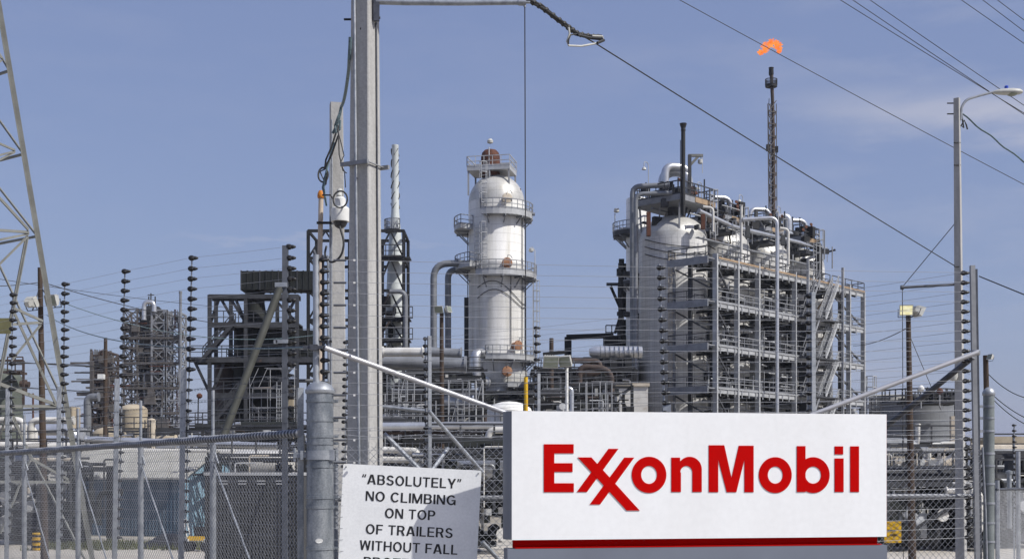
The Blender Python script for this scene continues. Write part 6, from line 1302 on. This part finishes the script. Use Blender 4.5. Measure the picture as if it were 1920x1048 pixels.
# yellow sign on gate, red machine, barrel, cart
ysn = thing('caution_sign', 'square yellow sign hung on the gate mesh right of the big sign', 'sign', P(1674, 1017, 14.25)); c_ = P(1674, 997, 14.25)
MB().box(c_, (S(33, 14.25), .006, S(40, 14.25)), rz=R(6)).build('panel', M['yellow'], ysn, smooth=False)
mb = MB()
for dx, dz, w_ in ((-.01, .02, .10), (.0, -.03, .06), (.03, -.032, .03)): mb.box(c_ + V(dx, -.008, dz), (w_, .003, .013), rz=R(6))
mb.build('smudged_lettering', M['ink'], ysn)
def red_machine(label, u, v0, v1, Y, wpx):
    root = thing('red_cart', label, 'machine', G(u, Y)); W = S(wpx, Y); zt_ = max(.7, zv(v0, Y)); cx = root.location
    mb = MB()
    for sx in (-.5, -.1, .5):
        for y in (0, 1.2): mb.bar(cx + V(W * sx, y, .35), cx + V(W * sx, y, zt_ * (1 if sx < .4 else .7)), .14)
    for y in (0, 1.2): mb.bar(cx + V(-W / 2, y, .45), cx + V(W / 2, y, .45), .16); mb.bar(cx + V(-W / 2, y, zt_), cx + V(-W * .1, y, zt_), .14); mb.bar(cx + V(-W * .45, y, zt_), cx + V(-W * .15, y, .5), .14); mb.bar(cx + V(-W * .1, y, zt_ * .75), cx + V(W * .5, y, zt_ * .7), .14)
    mb.build('frame', M['machred'], root)
    MB().box(cx + V(-W * .3, .6, zt_ * .55), (W * .28, .8, zt_ * .4)).build('housing', M['machred'], root); MB().box(cx + V(W * .18, .6, .75), (W * .4, .8, .5)).build('engine', M['darksteel'], root)
    for sx in (-.35, .35):
        for y in (-.1, 1.3): MB().lathe([(.12, -.09), (.33, -.09), (.36, 0), (.33, .09), (.12, .09)], cx + V(W * sx, y, .36), 20, axis=(0, 1, 0)).build('wheel', M['black'], root)
red_machine('red steel machine frame on wheels behind the gate right of the sign', 1742, 968, 0, 55, 108)
red_machine('red machine frame beyond the right gate post', 1925, 955, 0, 60, 50)
yb = thing('utility_cabinet', 'small yellow cabinet on a post behind the gate at right', 'cabinet', G(1735, 52)); MB().box(P(1735, 978, 52), (S(7, 52), .2, S(17, 52))).build('body', M['yellow'], yb); MB().bar(yb.location, P(1735, 986, 52), .06).build('post', M['midsteel'], yb)
bl = thing('barrel', 'yellow ribbed barrel standing low behind the left chain link', 'barrel', G(74, 51)); q = bl.location
MB().lathe([(.24, 0), (.27, .03), (.27, .2), (.29, .22), (.27, .24), (.28, .42), (.3, .44), (.28, .46), (.27, .66), (.28, .68), (.25, .7), (.0, .69)], q, 24).build('body', M['yellow'], bl)
mb = MB()
for z in (.12, .33, .55): mb.mark(); mb.lathe([(.284, 0), (.29, .01), (.29, .06), (.284, .07)], q + V(0, 0, z), 24)
mb.split('dark_band', M['darksteel'], bl)
tp = thing('covered_pile', 'low pile under a black tarpaulin behind the left fence', 'pile', G(298, 52)); q = tp.location; rnd = random.Random(2); mb = MB(); nx, ny = 18, 8; vs_ = []
for j in range(ny + 1):
    for i in range(nx + 1):
        x = -1 + 2 * i / nx; y = -1 + 2 * j / ny; h_ = .58 * min(1, (1 - abs(x) ** 3) * 1.1, ((x + 1) * 1.1)) * (1 - abs(y) ** 2.2) + rnd.uniform(0, .05) * (abs(x) < .95) * (abs(y) < .95)
        vs_.append(q + V(x * 1.05, .9 + y * .9, max(.012, h_)))
mb.add(vs_, [(j * (nx + 1) + i, j * (nx + 1) + i + 1, (j + 1) * (nx + 1) + i + 1, (j + 1) * (nx + 1) + i) for j in range(ny) for i in range(nx)]); mb.build('tarpaulin', M['tar'], tp)
ctt = thing('hand_cart', 'small wheeled cart with a yellow deck beside the grey container', 'cart', G(366, 50)); q = ctt.location
MB().box(q + V(.05, .4, .52), (.75, .6, .16)).build('deck', M['yellow'], ctt); mb = MB()
for x in (-.3, .35): mb.bar(q + V(x, .1, .2), q + V(x, .1, .5), .06); mb.bar(q + V(x, .7, .2), q + V(x, .7, .5), .06)
mb.tube(fillet([q + V(-.36, .15, .5), q + V(-.5, .15, 1.25), q + V(-.5, .65, 1.25), q + V(-.36, .65, .5)], .1), .03, 8); mb.build('frame', M['whiteplastic'], ctt)
for x in (-.3, .35):
    for y in (.1, .7): MB().lathe([(.05, -.04), (.17, -.04), (.19, 0), (.17, .04), (.05, .04)], q + V(x, y, .192), 18, axis=(0, 1, 0)).build('wheel', M['black'], ctt)
MB().box(q + V(.1, .4, .78), (.4, .4, .36)).build('load', M['tar'], ctt)
rnd = random.Random(9); mb = MB()
for k in range(2600):
    x = rnd.uniform(-19.5, -12); y = 51 + 5.5 * rnd.random() + .3 * math.sin(x * 2); h_ = rnd.uniform(.08, .32); a = rnd.uniform(0, 3.14); d = V(math.cos(a), math.sin(a), 0) * .03; l = V(rnd.uniform(-.1, .1), rnd.uniform(-.1, .1), h_)
    mb.add([V(x, y, .005) - d, V(x, y, .005) + d, V(x, y, .005) + l], [(0, 1, 2)])
T(mb.build('grass', M['grass'], None, origin=(-16, 53, 0), smooth=False), 'strip of dry grass along the pale ground behind the left fence', 'grass', None, 'stuff')
# ================================================================== BUILDINGS
wb = thing('blue_warehouse', 'low blue warehouse with a pale gabled roof behind the left fence', 'building', G(345, 62)); k0 = wb.location
lng = V(-.95, .31, 0).normalized(); shd = V(.31, .95, 0).normalized(); Lw, Ww, eh = 7.6, 5.5, zv(893, 62); rh = 1.25
c4 = [k0, k0 + lng * Lw, k0 + lng * Lw + shd * Ww, k0 + shd * Ww]
mb = MB().prism([c4[0], c4[1], c4[1] + V(0, 0, eh), c4[0] + V(0, 0, eh)], shd * .1)
x = c4[0]; 
for i in range(38): p = c4[0] + lng * (Lw * (i + .5) / 38) - shd * .015; mb.bar(p, p + V(0, 0, eh - .02), .07, .03)
mb.build('side_wall', M['blueshaded'], wb, smooth=False)
mb = MB().prism([c4[0] + shd * .105, c4[3], c4[3] + V(0, 0, eh), (c4[0] + c4[3]) / 2 + V(0, 0, eh + rh - .06), c4[0] + shd * .105 + V(0, 0, eh)], lng * .1)
mb.build('gable_wall', M['bluelit'], wb, smooth=False)
mb = MB().prism([c4[1] + shd * .105, c4[2], c4[2] + V(0, 0, eh), (c4[1] + c4[2]) / 2 + V(0, 0, eh + rh - .06), c4[1] + shd * .105 + V(0, 0, eh)], lng * -.1); mb.build('gable_wall', M['bluelit'], wb, smooth=False)
mb = MB(); o = -lng * .25; rd0 = (c4[0] + c4[3]) / 2 + V(0, 0, eh + rh) + o; rd1 = (c4[1] + c4[2]) / 2 + V(0, 0, eh + rh) - o
for s, (ca, cb) in ((-1, (c4[0], c4[1])), (1, (c4[3], c4[2]))):
    ea = ca + shd * .35 * s + V(0, 0, eh - .14) + o; eb = cb + shd * .35 * s + V(0, 0, eh - .14) - o
    mb.hexa([ea, eb, rd1, rd0], [ea + V(0, 0, .08), eb + V(0, 0, .08), rd1 + V(0, 0, .08), rd0 + V(0, 0, .08)])
    for i in range(30): t = (i + .5) / 30; mb.bar(ea.lerp(eb, t) + V(0, 0, .095), rd0.lerp(rd1, t) + V(0, 0, .095), .05, .035)
mb.build('roof', M['roof'], wb, smooth=False)
bx = thing('shipping_container', 'dark grey corrugated container with small vents standing behind the left fence', 'container', G(472, 40)); q = bx.location; W = S(178, 40); hh = zv(891, 40)
mb = MB().box(q + V(0, 1.3, hh / 2), (W, 2.5, hh))
for i in range(26): mb.box(q + V(-W / 2 + W * (i + .5) / 26, .03, hh / 2), (W / 52, .04, hh - .16))
mb.build('body', M['box'], bx, smooth=False)
MB().box(q + V(0, 1.3, hh + .05), (W + .04, 2.6, .1)).build('roof', M['lightsteel'], bx, smooth=False)
for i in range(4):
    mb = MB()
    for k in range(2): mb.box(q + V(-W * .3 + W * .2 * i, .0, hh - .17 - .09 * k), (.26, .05, .035))
    mb.build('vent', M['lightsteel'], bx)
# ================================================================== FAR RIGHT
fb = thing('far_building', 'long low beige building beyond the right gate post', 'building', G(1885, 150)); c_ = fb.location; Z = zv(818, 150)
MB().box((P(1885, 0, 150).x + 5, 154, Z - 1), (S(40, 150) + 10, 8, 2)).build('roof_band', M['tantank'], fb, smooth=False); MB().box((P(1885, 0, 150).x + 5, 154.2, (Z - 2) / 2), (S(40, 150) + 9, 7.6, Z - 2.004)).build('wall', M['midsteel'], fb, smooth=False)
ef = thing('fence_post', 'far post with a string of black insulators at the right edge', 'fence', G(1902, 30)); q = P(1900, 797, 30)
MB().tube([ef.location, V(q.x + .03, 30.03, q.z)], .02, 8).build('post', M['galv'], ef)
for k in range(16):
    o = bpy.data.objects.new('insulator', INS[1.0]); COL.objects.link(o); o.parent = ef; o.location = P(1900 + k * .2, 797 + 10.3 * k, 30) - ef.location
rfn = thing('chain_link_fence', 'farther chain link fence with pipe posts beyond the right gate post', 'fence', G(1905, 27)); 
fa, fbb = G(1868, 26), G(2010, 30); z1_ = zv(916, 27)
chainmesh(MB(), fa, fbb, .05, z1_, .075, .003).build('mesh_panel', M['mesh'], rfn)
MB().tube([fa + V(0, 0, z1_), fbb + V(0, 0, z1_)], .025, 10).build('top_rail', M['galvdark'], rfn)
for u, Y, v in ((1910, 27.2, 846), (1871, 26.1, 900), (1960, 28.5, 880)): MB().tube([G(u, Y), P(u - 1, v, Y)], .045, 12).build('fence_post', M['galv'], rfn)
mb = MB().tube([P(1893, 990, 26.8), P(1892, 888, 26.8)], .05, 12); mb.lathe([(.07, 0), (.07, .06), (0, .08)], P(1892, 888, 26.8), 12); T(mb.build('bollard', M['fatpost'], None), 'capped grey pipe standing beside the far right insulator post', 'post')
for k, (a_, b_, s_) in enumerate((((1852, 700, 50), (1990, 740, 46), .5), ((1856, 735, 48), (1990, 800, 44), .3), ((1856, 742, 48), (1990, 812, 44), .35))):
    T(MB().tube(sag(P(*a_), P(*b_), s_, 14), .016, 6).build('cable', M['cable'], None), ['sagging wire from the short dark pole to the right edge, highest of three', 'sagging wire from behind the right gate post, middle of three', 'sagging wire from behind the right gate post, lowest of three'][k], 'wire')
hl = sheet('distant_tree_line', -900, 2600, 1900, 1990, 0.5, M['farblue'])
bpy.data.objects.remove(hl)
rnd = random.Random(6); mb = MB(); px = None; x = -2600
pts = []
while x < 2800: pts.append((x, 14 + 26 * rnd.random() ** 1.5)); x += rnd.uniform(25, 70)
for (xa, ha), (xb, hb) in zip(pts, pts[1:]): mb.hexa([V(xa, 1500, 0), V(xb, 1500, 0), V(xb, 1580, 0), V(xa, 1580, 0)], [V(xa, 1500, ha), V(xb, 1500, hb), V(xb, 1580, hb), V(xa, 1580, ha)])
o = mb.build('distant_works', M['farblue'], None, origin=(0, 1500, 0)); T(o, 'far low skyline of trees and works on the horizon', 'skyline', None, 'stuff')
# ================================================================== LEFT SERVICE WIRES
def wire(label, a_, b_, s_, r=.014, m='cable'): T(MB().tube(sag(P(*a_), P(*b_), s_, 20), r, 6).build('service_wire', M[m], None), label, 'wire')
wire('dark service wire reaching the wooden pole from the left edge', (-60, 536, 40), (76, 529, 42), .06)
wire('dark service wire sloping from the wooden pole to the reactor structure', (82, 530, 42), (592, 617, 60), .45)
wire('thin wire high across the left sky behind the pylon', (-60, 514, 42), (440, 578, 60), .1, .01)
wire('pale twisted wire sagging from the insulator string to the gate post mast', (120, 568, 42), (592, 628, 44), .55, .014, 'bluecable')
wire('pale blue twisted wire sagging deep to the clamp on the gate post mast', (88, 591, 42), (584, 651, 13), .35, .012, 'bluecable')
wire('black wire low across the pylon, upper of three', (-60, 671, 46), (300, 690, 70), .1, .022)
wire('black wire low across the pylon, middle of three', (-60, 684, 46), (300, 706, 70), -.3, .022)
wire('black wire low across the pylon, lowest of three', (-60, 719, 46), (240, 736, 70), .05, .025)
wire('dark wire from the structure end to the right floodlight pole', (1600, 648, 60), (1706, 612, 38), .15, .014)
wire('guy wire slanting from the right floodlight pole to the ground', (1708, 635, 38), (1765, 770, 44), 0, .011)

# ================================================================== HAZE
hb = MB().box((0, 1260, 48), (5300, 2760, 98)); hz_ = hb.build('haze', M['ground'], None, origin=(0, 1260, -1), smooth=False)
hm = bpy.data.materials.new('haze_air'); hm.use_nodes = True; t_ = hm.node_tree; t_.nodes.clear()
pv = N(t_, 'ShaderNodeVolumePrincipled'); pv.inputs['Color'].default_value = (.80, .86, 1, 1); pv.inputs['Density'].default_value = .00012; pv.inputs['Anisotropy'].default_value = .1
oo = N(t_, 'ShaderNodeOutputMaterial'); t_.links.new(pv.outputs[0], oo.inputs['Volume'])
hz_.data.materials.clear(); hz_.data.materials.append(hm); hz_['kind'] = 'stuff'; hz_['label'] = 'thin pale air haze over the whole plant'; hz_['category'] = 'haze'
